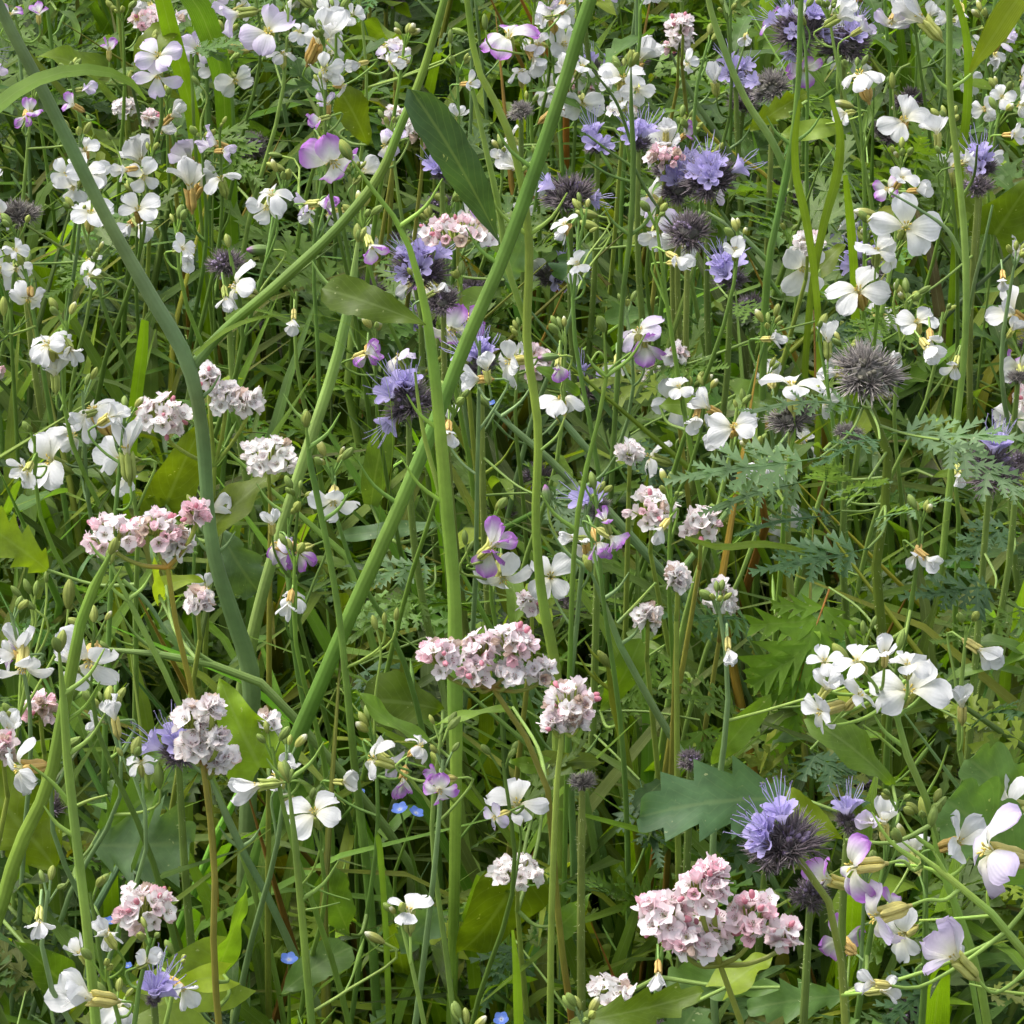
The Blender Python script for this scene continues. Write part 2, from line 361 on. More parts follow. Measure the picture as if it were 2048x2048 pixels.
FLORETS = {lv: [floret_mesh(p, o * (.6 if lv == 4 else 1), 17 * i + 3 + 100 * lv, lv == 4) for i, (p, o) in enumerate(zip(ps, (1.05, 0.75, 1.2, 0.4, 0.9)))]
           for lv, ps in {0: (0.0, 0.05, 0.0, 0.1, 0.02), 1: (0.1, 0.25, 0.05, 0.35, 0.15), 2: (0.25, 0.45, 0.3, 0.85, 0.15), 4: (0.0, 0.02, 0.0, 0.05, 0.0), 3: (0.5, 0.35, 0.6, 1.0, 0.3)}.items()}
def bell_mesh(seed):
    """phacelia floret, unit radius, with long stamens"""
    r = np.random.default_rng(seed); mb = MB(); n, k = 7, 20
    a = np.linspace(0, 2 * math.pi, k, endpoint=False); t = np.linspace(0, 1, n)
    V0 = np.array([0.62, 0.58, 0.76]); V1 = np.array([0.47, 0.41, 0.71])
    lobe = np.abs(np.sin(2.5 * a)) ** 0.6
    R = 0.18 + 0.82 * t ** 1.15; Z = 1.25 * t ** 0.75
    G = np.zeros((n, k, 3)); ext = np.where(t[:, None] > 0.5, (t[:, None] - 0.5) * 2 * (lobe[None] - 0.55) * 0.5, 0)
    G[..., 0] = (R[:, None] + ext) * np.cos(a); G[..., 1] = (R[:, None] + ext) * np.sin(a); G[..., 2] = Z[:, None] + ext * 0.35
    C = V0 + (V1 - V0) * np.clip(t[:, None] * 1.2, 0, 1)
    mb.grid(G, C[:, None, :], None, 0, True)
    for i in range(6):
        b = i * 1.05 + r.uniform(-.3, .3); d = np.array([math.cos(b), math.sin(b), 0])
        pts = [d * 0.1, d * 0.3 + [0, 0, 1.2], d * r.uniform(.5, .8) + [0, 0, 2.1], d * r.uniform(.6, 1.2) + [0, 0, r.uniform(2.7, 3.3)]]
        tube(mb, pts, [0.045, 0.04, 0.035, 0.03], (0.55, 0.52, 0.74), k=3, n=6)
        ellipsoid(mb, np.array(pts[-1]), d + [0, 0, .6], 0.22, 0.07, (0.20, 0.18, 0.30), (0.24, 0.2, 0.34), k=3, n=3)
    return mb.mesh('floret', [M_PETAL])
BELLS = [bell_mesh(i) for i in range(4)]
def bristle_head(seed, tone, squash=0.8, nb=480, budc=(0.26, 0.20, 0.31)):
    """a phacelia head without its florets: coiled cymes of hairy linear sepals, unit radius"""
    r = np.random.default_rng(seed); mb = MB(); c0 = np.array([0.10, 0.12, 0.055])
    ellipsoid(mb, (0, 0, 0.05), (0, 0, 1), 0.9, 0.45, c0, np.array(tone) * 0.6, k=8, n=6)
    ncy = 6
    cyme = [unit([math.cos(2 * math.pi * i / ncy + r.uniform(-.3, .3)), math.sin(2 * math.pi * i / ncy), r.uniform(-.25, .75)]) * 0.42 for i in range(ncy)] + [np.array([0, 0, 0.40])]
    for i in range(nb):
        c = cyme[r.integers(len(cyme))]; d = unit(c * 1.1 + r.normal(0, 0.30, 3) + [0, 0, 0.10])
        s = c * r.uniform(0.55, 1.0); L = r.uniform(0.38, 0.72); e = unit(d + [0, 0, 0.5])
        p0 = s; p1 = s + d * L * 0.55; p2 = s + d * L * 0.8 + e * L * 0.28
        cc = np.asarray(tone) * r.uniform(0.6, 1.5) + r.uniform(0, 0.035) * np.array([1, 1.1, .8])
        w = r.uniform(0.018, 0.034)
        tube(mb, [p0, p1, p2], [w * 0.8, w, w * 0.2], [cc * .7, cc, cc * 1.45], k=3)
    for i in range(520):        # fine pale hairs
        c = cyme[r.integers(len(cyme))]; d = unit(c + r.normal(0, 0.36, 3)); s = c * 0.8 + d * r.uniform(0.1, 0.4)
        h = unit(r.normal(0, 1, 3) + d * 0.9)
        tube(mb, [s, s + h * r.uniform(0.12, 0.24)], [0.006, 0.003], np.array([0.22, 0.20, 0.20]), k=3)
    for i in range(16):
        d = unit(r.normal(0, .7, 3) + [0, 0, .9]); ellipsoid(mb, d * 0.55, d, 0.24, 0.085, np.array(budc) * .5, budc, k=5, n=4)
    A = mb.arrays(); A[0][:, 2] *= squash
    return mesh_from('flower_head', *A, [M_BRISTLE])
HEADS = {'d': [bristle_head(i, (0.115, 0.090, 0.100)) for i in range(3)], 'g': [bristle_head(9 + i, (0.17, 0.15, 0.14), 0.75, 480, (0.16, 0.15, 0.11)) for i in range(2)]}

# ------------------------------------------------------------------ what the photograph shows (tile coordinates: three by three windows of 700 px shown at 1932 px)
# radish flowers: u v radius facing-angle tilt-to-viewer colour form (o open, c half closed, d drooping)
RADISH = {
1: """1480 170 140 90 80 l o;1240 85 110 190 15 l c;1800 150 150 60 35 w c;1650 175 55 10 60 w d;870 300 115 90 72 l o;870 430 115 270 45 l o;1180 260 120 178 8 l c;
1060 245 80 140 40 l c;1180 370 90 90 50 w o;1300 450 105 300 60 w o;1560 300 75 90 30 w d;980 610 75 40 30 w c;890 720 75 250 25 w d;1140 770 90 160 30 l c;1260 830 60 0 40 l c;
760 830 125 100 45 w c;790 980 95 270 60 w o;470 820 80 90 50 w o;370 960 100 200 60 w o;470 950 110 60 50 w o;540 960 90 350 30 w c;400 1040 90 260 50 w o;660 940 65 190 30 w c;
1010 830 100 130 30 l c;1040 960 120 95 12 w c;1140 960 105 60 20 w c;1220 990 95 105 20 w d;500 1165 120 80 40 w o;760 1150 110 90 60 w o;690 1270 75 230 40 w c;790 1270 80 310 45 w c;
1500 1075 100 100 40 w d;1470 1150 95 250 50 w o;1810 1120 85 0 30 p c;1660 1120 60 180 20 l c;1690 1190 60 230 30 w c;1010 1370 80 10 50 w o;1040 1430 65 300 60 w c;490 1440 75 120 30 w d;
500 1520 60 170 20 w d;1300 1580 130 160 30 w d;1250 1680 60 280 20 w c;90 1380 75 20 40 w o;90 1490 80 280 50 w o;160 1650 95 270 50 w d;290 1890 125 90 40 w d;180 590 65 60 40 p c;
130 670 55 260 40 p c;370 560 65 150 20 p c;490 490 55 0 40 l c;70 50 65 60 30 p c;210 50 45 90 30 p c;750 50 55 90 40 w c;1840 890 150 300 30 p d;1730 670 65 200 30 p c;1810 540 60 90 30 l c;
1790 380 85 270 40 w d;1800 440 75 300 40 w o;1620 1800 65 270 30 w c;1890 470 60 0 40 w d;600 240 45 90 20 p c""",
2: """930 205 135 90 38 p d;1090 240 85 120 50 w o;1240 240 115 0 50 w o;1170 90 105 100 50 w o;1150 20 65 90 40 l c;1100 110 55 200 40 w c;1000 400 80 95 25 w d;1090 360 75 300 20 w c;
1240 390 85 180 40 w o;1340 360 85 60 40 w o;1340 580 115 270 62 w o;1180 490 45 200 40 w c;1560 420 115 90 40 w o;1690 270 115 60 30 w c;1640 500 85 280 50 w o;1480 460 65 200 50 w c;
1800 690 65 90 30 w c;20 110 75 0 40 w c;250 260 65 100 40 l d;280 340 60 200 30 w d;370 340 60 330 30 w d;250 800 90 200 40 l d;320 740 65 60 30 l c;740 460 40 0 40 w c;650 610 45 90 40 w c;
890 850 55 90 40 w c;180 1390 80 290 40 p c;1240 1230 65 100 40 w o;1220 1300 65 230 40 w c;1310 1450 75 110 40 w o;1300 1520 65 260 50 w c;1750 1200 105 30 50 l o;1740 1320 85 270 40 w c;
1890 1440 60 330 30 w c;620 1820 135 270 42 p d;560 1590 50 30 20 w c;1650 1830 125 100 28 l d;1930 720 55 40 30 p c;1550 560 70 120 40 w o;80 360 60 200 40 w c;100 60 50 30 30 w c""",
3: """960 65 95 30 30 w c;1070 140 65 30 20 l c;1310 40 145 135 18 w c;1200 120 85 240 30 l d;1590 100 70 270 40 w c;1480 110 55 180 30 w c;1800 220 85 60 50 l o;1780 330 75 270 60 w c;
390 220 55 250 60 w c;1030 420 135 110 18 w d;910 630 65 190 30 w c;1270 650 135 90 62 w o;1450 680 85 95 15 w c;1710 600 75 200 60 w o;1810 530 75 90 60 w o;1760 640 55 280 40 w c;
1520 890 95 100 30 w c;1640 880 65 20 20 w c;1780 880 55 0 30 w c;1170 1040 80 180 45 p o;1260 980 85 60 50 w o;1380 1050 65 0 40 w c;1285 1245 165 80 74 w o;1120 1370 105 90 40 w o;
1190 1420 80 0 50 w o;710 1490 140 285 62 w o;1015 1590 150 110 52 w o;1340 1770 105 100 50 w o;1420 1910 75 270 40 w c;850 1820 95 90 8 w c;570 1870 45 0 40 w c;1820 1570 55 270 40 w c;
70 1450 55 0 20 w c;340 1350 75 90 50 w c;220 410 85 100 40 w c;80 350 65 200 40 w d;1900 740 55 0 40 w c;1890 1790 55 60 40 w c;1860 190 50 40 40 l c;1430 60 60 60 40 w c;690 60 60 120 40 w c""",
4: """270 30 115 160 30 w d;410 80 70 300 30 w c;300 130 95 92 12 w c;520 390 150 120 18 w d;430 430 75 200 30 w c;640 400 95 30 40 w c;400 530 95 30 30 w d;260 660 165 150 48 w o;
690 520 155 95 8 w c;600 660 105 180 30 w c;710 780 95 290 40 w c;130 760 85 250 50 w c;1840 900 125 270 52 w o;1500 980 65 90 40 w c;1520 1130 95 150 30 l d;1570 1190 105 200 30 p c;
1680 1210 85 310 30 p c;1620 1420 85 70 40 w d;1590 1490 65 260 30 w c;90 1640 115 100 18 w c;30 1740 75 180 30 w c;120 1830 145 270 30 w o;490 1790 185 260 60 w o;350 1740 85 130 30 w c;90 700 60 180 40 w c""",
5: """190 55 85 20 30 p c;150 110 65 270 40 p c;320 100 85 120 30 l d;800 120 75 100 20 w c;930 120 120 190 42 w o;710 215 85 180 25 w c;1200 180 65 265 25 p c;1220 330 115 90 18 w d;
600 400 75 90 40 w c;600 540 65 270 40 w c;1870 250 85 100 40 w o;1530 160 55 270 40 w c;1690 60 105 275 45 p c;890 1095 115 40 30 p c;815 1210 105 260 40 p c;900 1310 145 275 45 w d;
1165 1300 135 90 74 w o;1350 1080 85 100 40 w c;1250 1095 55 180 20 w c;1440 1160 85 290 30 p c;1540 1110 85 330 20 p c;1350 1190 65 260 30 w d;1750 1070 65 230 30 w c;1010 60 70 20 30 w c;1450 960 70 110 20 p c""",
6: """150 350 90 150 30 w c;115 460 70 255 40 w c;330 470 135 90 70 w o;220 540 75 200 50 w c;650 230 150 95 14 w o;850 190 70 180 30 w c;1420 70 85 300 50 w c;440 730 65 150 40 w c;
540 745 65 0 40 w c;1430 1230 65 320 30 w c;1330 1220 55 250 40 w c;1570 770 55 270 40 w c;300 1750 55 270 40 w c;1740 1750 105 325 28 w c;1210 100 60 20 40 w c;1545 170 50 250 40 w c""",
7: """620 180 105 100 14 w c;520 260 65 180 20 w c;780 490 75 90 30 w d;110 520 150 185 30 w d;50 270 115 90 40 w c;1350 620 115 185 8 w c;1520 560 85 120 30 w d;1600 500 85 60 30 w c;
1730 750 150 105 50 w o;560 1400 95 120 30 w c;610 1470 75 300 30 w c;400 1770 175 165 40 w c;650 1830 105 90 30 w d;210 1410 65 270 40 w c;420 1510 55 120 30 w c;1040 1770 90 320 30 w c;850 1570 45 30 40 w c""",
8: """190 470 115 160 20 w d;300 510 85 320 20 l c;340 625 85 260 40 p c;550 640 95 270 58 p d;520 580 55 180 30 p c;440 400 65 40 20 w d;980 700 150 95 42 w o;380 1290 130 92 16 w o;
1760 1700 55 270 40 w c;60 600 45 0 40 w c;860 790 70 200 30 l d""",
9: """1300 80 195 80 66 w o;1590 120 95 92 16 w c;870 40 95 60 40 w c;800 210 140 195 20 w o;1030 110 115 50 30 w o;1000 -80 115 130 40 w o;830 -80 95 100 40 w o;1170 -150 80 90 40 w c;
1290 -60 110 95 45 w o;1160 760 105 92 18 w c;1060 805 85 150 30 l c;990 1060 175 182 24 p d;1120 1340 185 195 26 l d;1480 1490 185 135 26 l c;1740 980 230 165 22 l d;1880 750 185 180 30 w d;
1050 1700 85 170 20 w c;1200 1740 65 10 20 w c""",
}
# buckwheat heads: u v width height pinkness(0-3)
BUCK = {
1: "860 100 330 100 3;690 590 150 120 0;830 650 90 90 1", 
2: "1870 210 180 330 1;1790 870 240 160 2;650 1280 480 190 2;450 700 200 200 0;300 640 120 100 0;300 290 180 140 0;1560 600 180 90 0",
3: "740 1340 180 110 0;50 150 120 160 1",
4: "790 1060 690 260 2;900 420 320 280 1;1320 330 300 180 0;1150 210 140 160 1;1480 640 360 220 0;1090 1430 170 110 0",
5: "580 1740 260 260 2;900 1700 340 270 2;1110 1830 170 150 0;740 1830 180 170 1;1720 930 330 200 1;1700 1530 170 180 0;1870 1310 130 150 0;1060 1450 170 130 1;1600 620 150 110 0;1860 80 120 120 0",
6: "150 1010 230 210 1;260 1420 210 200 0;20 1310 120 150 0",
7: "1080 330 300 430 0;790 1300 400 290 2;220 190 220 200 3;15 420 150 220 3;1470 270 130 160 0",
8: "1270 170 330 320 1;980 1090 340 130 0;1500 1740 290 90 0",
9: "230 960 190 140 0;150 1180 420 280 3;-40 1320 330 280 3;440 1380 330 260 3;160 1420 420 220 2;590 1430 190 180 3;420 1220 240 180 2",
}
# phacelia heads: u v radius tone(d dark, g grey) florets lean-angle
PHAC = {
1: "110 1190 115 g 0 90;1250 1470 110 d 0 100;1010 640 1 d 0 90",
2: "1270 1090 150 d 2 110;1850 960 130 d 8 80;440 1500 160 d 9 110;570 1670 95 d 0 100;1000 620 70 g 0 90;560 960 60 d 3 120;1420 810 70 d 4 100;1650 800 70 d 4 90",
3: "700 180 160 d 13 105;950 250 140 d 6 70;540 490 115 g 1 150;200 1000 150 d 8 75;80 1290 130 d 0 90;310 1540 90 d 5 110;1700 940 90 d 4 90;1680 1040 90 d 0 90;30 1050 110 d 6 100",
5: "370 340 150 d 5 130;780 150 90 d 5 100;1420 930 80 g 2 110",
6: "1060 190 190 g 0 90;650 440 135 g 0 90;1750 720 170 d 3 80;1900 690 90 d 0 60;1900 210 60 g 0 90;960 520 80 g 0 90",
7: "980 450 105 d 6 110;850 1800 45 d 4 90",
8: "1340 600 75 g 0 70",
9: "620 950 210 d 6 150;750 1230 105 d 0 100;90 480 70 d 0 80;960 820 80 d 2 80",
}
BLUE = [(7, 1595, 1575, 50), (8, 330, 745, 48), (8, 420, 765, 44), (8, 105, 655, 34), (7, 605, 1365, 36), (8, 890, 1905, 44), (7, 705, 1610, 26), (5, 830, 350, 30)]
BUDS_AT = [  # u v length facing-angle mesh ; single buds with a stalk
 (3, 940, 575, 110, 165, 2), (3, 1060, 1180, 150, 168, 2), (3, 1205, 445, 95, 95, 1), (5, 1150, 95, 120, 185, 3), (5, 1140, 860, 130, 97, 3), (9, 1390, 760, 190, 110, 1), (9, 1255, 870, 110, 115, 2),
 (8, 190, 1455, 130, 150, 2), (5, 190, 1560, 90, 105, 1), (5, 245, 1540, 75, 90, 1), (5, 312, 1515, 80, 85, 1), (7, 875, 560, 150, 92, 0), (4, 380, 1400, 170, 85, 1), (4, 90, 1390, 90, 130, 0),
 (4, 150, 1360, 95, 110, 0), (4, 200, 1370, 90, 80, 0), (4, 160, 1460, 90, 140, 0), (4, 255, 1310, 70, 90, 0), (1, 1435, 1380, 150, 180, 3), (1, 1520, 920, 110, 160, 1), (1, 1080, 445, 70, 130, 0), (1, 490, 660, 60, 110, 0),
 (1, 600, 750, 60, 120, 0), (1, 20, 1690, 110, 90, 1), (1, 1520, 855, 80, 170, 0), (1, 1350, 65, 120, 190, 1), (6, 1250, 1660, 130, 75, 0), (6, 920, 1730, 150, 130, 1), (6, 985, 1610, 90, 110, 0), (6, 1100, 1560, 85, 70, 0),
 (6, 1045, 1590, 90, 95, 0), (6, 380, 310, 90, 100, 0), (6, 340, 355, 60, 110, 1), (2, 660, 175, 90, 160, 0), (2, 610, 200, 80, 90, 0), (2, 800, 120, 90, 95, 0), (5, 690, 1090, 90, 95, 0), (5, 720, 1140, 80, 60, 0),
 (8, 535, 470, 110, 130, 1), (3, 1380, 1600, 90, 30, 0), (3, 1230, 1570, 70, 80, 0), (2, 1360, 1180, 130, 170, 1), (2, 1370, 1240, 120, 165, 1)]
# long stems: pixels of the photograph from the top down: (x, y, width px), colour, options
GLAU = (0.125, 0.185, 0.115); GREEN = (0.115, 0.185, 0.045); DARK = (0.055, 0.095, 0.025); LIGHT = (0.20, 0.28, 0.09); OLIVE = (0.13, 0.15, 0.018); RED = (0.18, 0.065, 0.028); BROWN = (0.19, 0.105, 0.03); YEL = (0.24, 0.27, 0.05)
STEMS = {
'fork': dict(kind='radish', label='thick grey-green radish stem that forks below the arching grass blade', paths=[
   ([(-22, -40, 20), (0, 15, 22), (75, 160, 24), (145, 300, 26), (215, 440, 26), (300, 590, 28), (375, 725, 32), (395, 800, 27), (408, 900, 27), (415, 1010, 27), (428, 1110, 29), (465, 1230, 34), (500, 1340, 36), (502, 1450, 34), (495, 1640, 34)], GLAU),
   ([(905, -60, 15), (880, 30, 16), (838, 165, 17), (800, 255, 18), (768, 335, 19), (690, 440, 20), (560, 565, 21), (430, 680, 22), (378, 742, 24)], GREEN)], Y=1.70),
'diagonal': dict(kind='radish', label='thick ribbed green radish stem leaning diagonally across the other stems', paths=[
   ([(1205, -60, 26), (1180, 0, 28), (1130, 160, 28), (1070, 340, 28), (1000, 530, 28), (930, 690, 30), (868, 850, 30), (800, 1010, 30), (705, 1220, 32), (640, 1370, 34), (585, 1500, 34), (560, 1580, 34)], (0.10, 0.175, 0.045))], Y=1.62),
'vertical': dict(kind='radish', label='upright light green radish stem crossing the thick diagonal stem, bent at its top', paths=[
   ([(700, 315, 6), (735, 365, 8), (800, 453, 11), (843, 580, 15), (866, 720, 20), (880, 860, 24), (893, 1010, 25), (908, 1180, 25), (910, 1400, 30), (912, 1500, 26), (910, 1700, 24), (903, 2048, 22)], (0.165, 0.26, 0.06)),
   ([(830, 745, 5), (836, 800, 7), (850, 880, 9), (872, 960, 10), (890, 1030, 12)], LIGHT)], Y=1.58),
'slim': dict(kind='radish', label='slim pale green radish stem standing right next to the broad dark leaf', paths=[
   ([(928, -40, 10), (934, 0, 12), (959, 145, 14), (1006, 235, 15), (1039, 344, 16), (1057, 471, 17), (1055, 700, 17), (1075, 840, 17), (1072, 1060, 18), (1085, 1200, 20), (1110, 1330, 22), (1117, 1500, 24), (1122, 1800, 23), (1128, 2048, 24)], (0.19, 0.27, 0.07)),
   ([(945, 180, 8), (972, 300, 11), (1000, 430, 13), (1012, 520, 13), (1050, 640, 14)], LIGHT)], Y=1.64),
'cut': dict(kind='radish', label='broad smooth grey-green radish stem crossing behind the stem fork', paths=[
   ([(716, 480, 14), (700, 600, 20), (681, 690, 22), (630, 854, 24), (572, 1028, 24), (525, 1187, 24), (497, 1310, 26), (480, 1400, 26)], (0.17, 0.25, 0.10))], Y=1.78),
'darkthin': dict(kind='radish', label='thin very dark green radish stem under the arching grass blade', paths=[
   ([(262, 165, 9), (286, 260, 9), (304, 344, 10), (326, 453, 10), (348, 560, 11), (366, 690, 11)], (0.035, 0.06, 0.02)), ([(310, 285, 4), (306, 320, 5), (305, 350, 6)], (0.035, 0.06, 0.02)), ([(285, 175, 4), (330, 225, 5), (322, 300, 4)], DARK)]),
'lowleft': dict(kind='radish', label='thick green radish stem slanting down beside the largest open white flower', paths=[
   ([(222, 1105, 12), (205, 1140, 18), (170, 1216, 22), (145, 1330, 26), (122, 1450, 27), (98, 1565, 28), (36, 1700, 29), (0, 1820, 29), (-30, 1900, 30)], (0.12, 0.19, 0.04))], Y=1.46),
'lowleft2': dict(kind='radish', label='pale green upright radish stem in front of the toothed grey-green leaves', paths=[
   ([(118, 1300, 10), (126, 1390, 15), (134, 1511, 18), (152, 1674, 19), (174, 1855, 20), (192, 2048, 21)], (0.17, 0.25, 0.075)), ([(60, 1530, 5), (110, 1570, 8), (140, 1610, 12)], (0.17, 0.24, 0.07)), ([(215, 1590, 4), (180, 1600, 6), (148, 1615, 9)], (0.17, 0.24, 0.07))], Y=1.36),
'forkright': dict(kind='radish', label='tall green radish stem forking beside the violet phacelia heads', paths=[
   ([(1606, -40, 10), (1602, 0, 11), (1598, 145, 12), (1583, 290, 13), (1574, 345, 16), (1556, 430, 14), (1540, 507, 15), (1531, 600, 15), (1527, 720, 15), (1523, 840, 15)], (0.085, 0.15, 0.045)),
   ([(1412, -40, 11), (1417, 0, 12), (1449, 101, 14), (1493, 203, 15), (1545, 285, 15), (1575, 350, 15)], (0.16, 0.23, 0.09)),
   ([(1415, 425, 5), (1470, 460, 9), (1538, 525, 11)], GLAU), ([(1440, 420, 6), (1480, 480, 9), (1560, 590, 10)], DARK)], Y=2.0),
'rightside': dict(kind='radish', label='straight pale green radish stem beside the biggest open white flowers', paths=[
   ([(1899, -40, 12), (1899, 60, 13), (1899, 181, 14), (1917, 344, 14), (1931, 507, 14), (1929, 700, 14), (1915, 830, 14)], (0.18, 0.27, 0.09)),
   ([(1780, 385, 4), (1840, 420, 6), (1890, 455, 8), (1935, 540, 9)], GLAU), ([(1955, 290, 4), (1945, 360, 6), (1920, 400, 8)], DARK), ([(1985, 410, 5), (1970, 480, 6), (1950, 560, 8), (1935, 640, 8)], GLAU)], Y=1.95),
'r2': dict(kind='radish', label='short thick pale stem below the pair of open white flowers', paths=[([(1708, 490, 9), (1712, 560, 13), (1722, 640, 15), (1726, 720, 15)], LIGHT), ([(1732, 470, 6), (1718, 500, 9), (1711, 540, 11)], LIGHT)]),
'r3': dict(kind='radish', label='yellowing thin stem crossing the forked stem', paths=[([(1340, 105, 9), (1395, 210, 10), (1457, 300, 11), (1507, 400, 11), (1530, 480, 10)], GLAU), ([(1385, 225, 6), (1430, 280, 8), (1470, 310, 8), (1530, 350, 8), (1570, 400, 8)], (0.33, 0.27, 0.06))]),
's19': dict(kind='radish', label='slender curved radish stalk with one purple bud at its joint', paths=[([(1208, 660, 6), (1213, 752, 8), (1190, 870, 9), (1165, 970, 11), (1152, 1060, 10), (1145, 1160, 10), (1142, 1260, 11)], GREEN), ([(1180, 725, 4), (1199, 704, 5), (1209, 715, 6)], LIGHT), ([(1262, 705, 3), (1235, 725, 4), (1214, 745, 6)], GREEN), ([(1130, 833, 3), (1115, 870, 5), (1083, 900, 7)], LIGHT)], Y=1.60),
's20': dict(kind='radish', label='grey-green stem slanting towards the toothed grey-green leaf', paths=[([(1180, 1140, 9), (1205, 1200, 11), (1240, 1290, 13), (1300, 1400, 14), (1345, 1480, 15), (1375, 1520, 15)], GLAU), ([(1312, 1165, 5), (1270, 1210, 6), (1236, 1246, 8)], LIGHT)], Y=1.66),
's21': dict(kind='radish', label='dark olive upright stem behind the small pink buckwheat head', paths=[([(1215, 1330, 13), (1223, 1380, 16), (1249, 1493, 18), (1274, 1656, 18), (1285, 1760, 18)], OLIVE)]),
's22': dict(kind='radish', label='greyish upright stem standing behind the brown buckwheat stem', paths=[([(1138, 1440, 9), (1140, 1529, 12), (1147, 1710, 14), (1147, 2048, 15)], (0.10, 0.16, 0.07))], Y=1.62),
's23': dict(kind='radish', label='long thin green stem rising past the single white flower', paths=[([(612, 850, 9), (616, 897, 10), (645, 1042, 12), (677, 1223, 13), (691, 1348, 14), (709, 1529, 15), (738, 1783, 18), (755, 2048, 20)], (0.10, 0.17, 0.05))], Y=1.60),
's24': dict(kind='radish', label='green radish stem with short side stalks and a drooping white flower', paths=[([(576, 1560, 8), (587, 1656, 12), (601, 1801, 14), (623, 2048, 16)], (0.13, 0.20, 0.06)), ([(640, 1700, 4), (626, 1740, 5), (605, 1770, 6)], GREEN), ([(700, 1800, 3), (650, 1785, 4), (608, 1765, 5)], GREEN), ([(680, 1805, 3), (640, 1815, 4), (612, 1820, 5)], GREEN)], Y=1.40),
's25': dict(kind='radish', label='grey-green stem slanting behind the reddish buckwheat stem', paths=[([(420, 1555, 11), (435, 1590, 13), (482, 1696, 15), (536, 1794, 16), (590, 1913, 16)], GLAU)], Y=1.55),
's26': dict(kind='radish', label='thin green stalk beside the yellow-throated white flower', paths=[([(145, 1400, 8), (172, 1470, 9), (203, 1529, 10), (236, 1627, 11)], (0.16, 0.24, 0.08)), ([(233, 1490, 5), (222, 1530, 5), (214, 1558, 6)], LIGHT)]),
's27': dict(kind='radish', label='thick stem lying across almost level behind the fork', paths=[([(215, 1298, 14), (326, 1310, 15), (435, 1332, 17), (536, 1375, 18), (600, 1450, 18)], (0.12, 0.18, 0.07))], Y=1.66),
's26b': dict(kind='radish', label='slanting pale stalk under the long pink buckwheat head', paths=[([(220, 1125, 10), (255, 1200, 12), (300, 1280, 12), (350, 1392, 12)], (0.16, 0.24, 0.08)), ([(335, 1268, 7), (290, 1200, 9), (245, 1160, 9)], GLAU)], Y=1.58),
'lilac': dict(kind='radish', label='radish plant with large lilac flowers on a branching green stalk', paths=[([(1800, 1680, 7), (1837, 1725, 11), (1891, 1750, 13), (1964, 1808, 15), (2026, 1873, 17), (2070, 1935, 18)], (0.20, 0.30, 0.08)), ([(1790, 1730, 6), (1840, 1733, 7), (1900, 1755, 9)], (0.22, 0.32, 0.09)), ([(1838, 1841, 5), (1900, 1838, 6), (1980, 1832, 8)], (0.22, 0.32, 0.09)), ([(1990, 1745, 5), (1975, 1785, 6), (1978, 1820, 7)], (0.22, 0.32, 0.09)), ([(1938, 1968, 5), (1990, 1980, 6), (2060, 1990, 8)], (0.2, 0.28, 0.08))], Y=1.28),
'behindlilac': dict(kind='radish', label='green upright stem behind the large lilac flowers', paths=[([(1862, 1650, 9), (1870, 1700, 12), (1891, 1760, 15), (1928, 1855, 17), (1964, 1982, 18), (1975, 2048, 18)], (0.15, 0.23, 0.06))], Y=1.42),
'bigwhite': dict(kind='radish', label='radish plant carrying the broad spray of pure white flowers above the toothed leaf', paths=[([(1745, 1330, 6), (1770, 1390, 9), (1797, 1430, 12), (1808, 1493, 14), (1848, 1583, 14), (1868, 1660, 12)], (0.14, 0.22, 0.07)), ([(1725, 1450, 4), (1760, 1475, 5), (1800, 1510, 7)], GREEN), ([(1897, 1490, 4), (1880, 1540, 5), (1853, 1590, 6)], GREEN)], Y=1.44),
's31': dict(kind='radish', label='dark stem running behind the spread white flower', paths=[([(-20, 870, 14), (0, 883, 15), (72, 935, 16), (156, 1010, 16), (200, 1060, 16)], (0.05, 0.085, 0.03))]),
's32': dict(kind='radish', label='curved thin stalk beside the nodding white flower', paths=[([(-10, 650, 7), (7, 680, 9), (47, 723, 10), (80, 796, 11), (112, 872, 12), (130, 930, 12)], GREEN)]),
's34': dict(kind='radish', label='yellow-green slanting stalk between the two upright stems', paths=[([(890, 815, 8), (905, 843, 9), (963, 952, 11), (1006, 1042, 12), (1030, 1110, 12)], (0.19, 0.24, 0.04))]),
's35': dict(kind='radish', label='grey-green stalk slanting down behind the slim pale stem', paths=[([(975, 810, 9), (1000, 835, 10), (1068, 890, 13), (1162, 981, 16), (1225, 1030, 18), (1262, 1073, 18)], GLAU), ([(1118, 832, 12), (1150, 870, 14), (1180, 905, 14)], GLAU)], Y=1.86),
's36': dict(kind='radish', label='pale glaucous stalk below the loose violet phacelia head', paths=[([(905, 500, 9), (916, 525, 11), (955, 634, 13), (1000, 710, 13)], (0.17, 0.25, 0.10))]),
's37': dict(kind='radish', label='pale stalk between the violet phacelia heads and the purple-tipped flower', paths=[([(1165, 430, 9), (1180, 507, 12), (1205, 570, 13), (1228, 650, 13)], LIGHT)]),
's38': dict(kind='radish', label='dark green branching radish stalk in front of the violet phacelia heads', paths=[([(1262, 130, 5), (1262, 200, 8), (1267, 326, 11), (1260, 471, 11), (1245, 600, 11), (1240, 680, 11)], (0.075, 0.125, 0.04)), ([(1175, 270, 4), (1215, 300, 5), (1266, 335, 7)], DARK), ([(1170, 320, 4), (1220, 350, 5), (1266, 365, 7)], DARK), ([(1185, 140, 4), (1230, 200, 6), (1262, 285, 7)], DARK), ([(1345, 450, 4), (1305, 400, 6), (1265, 330, 7)], (0.05, 0.08, 0.04))], Y=1.96),
}

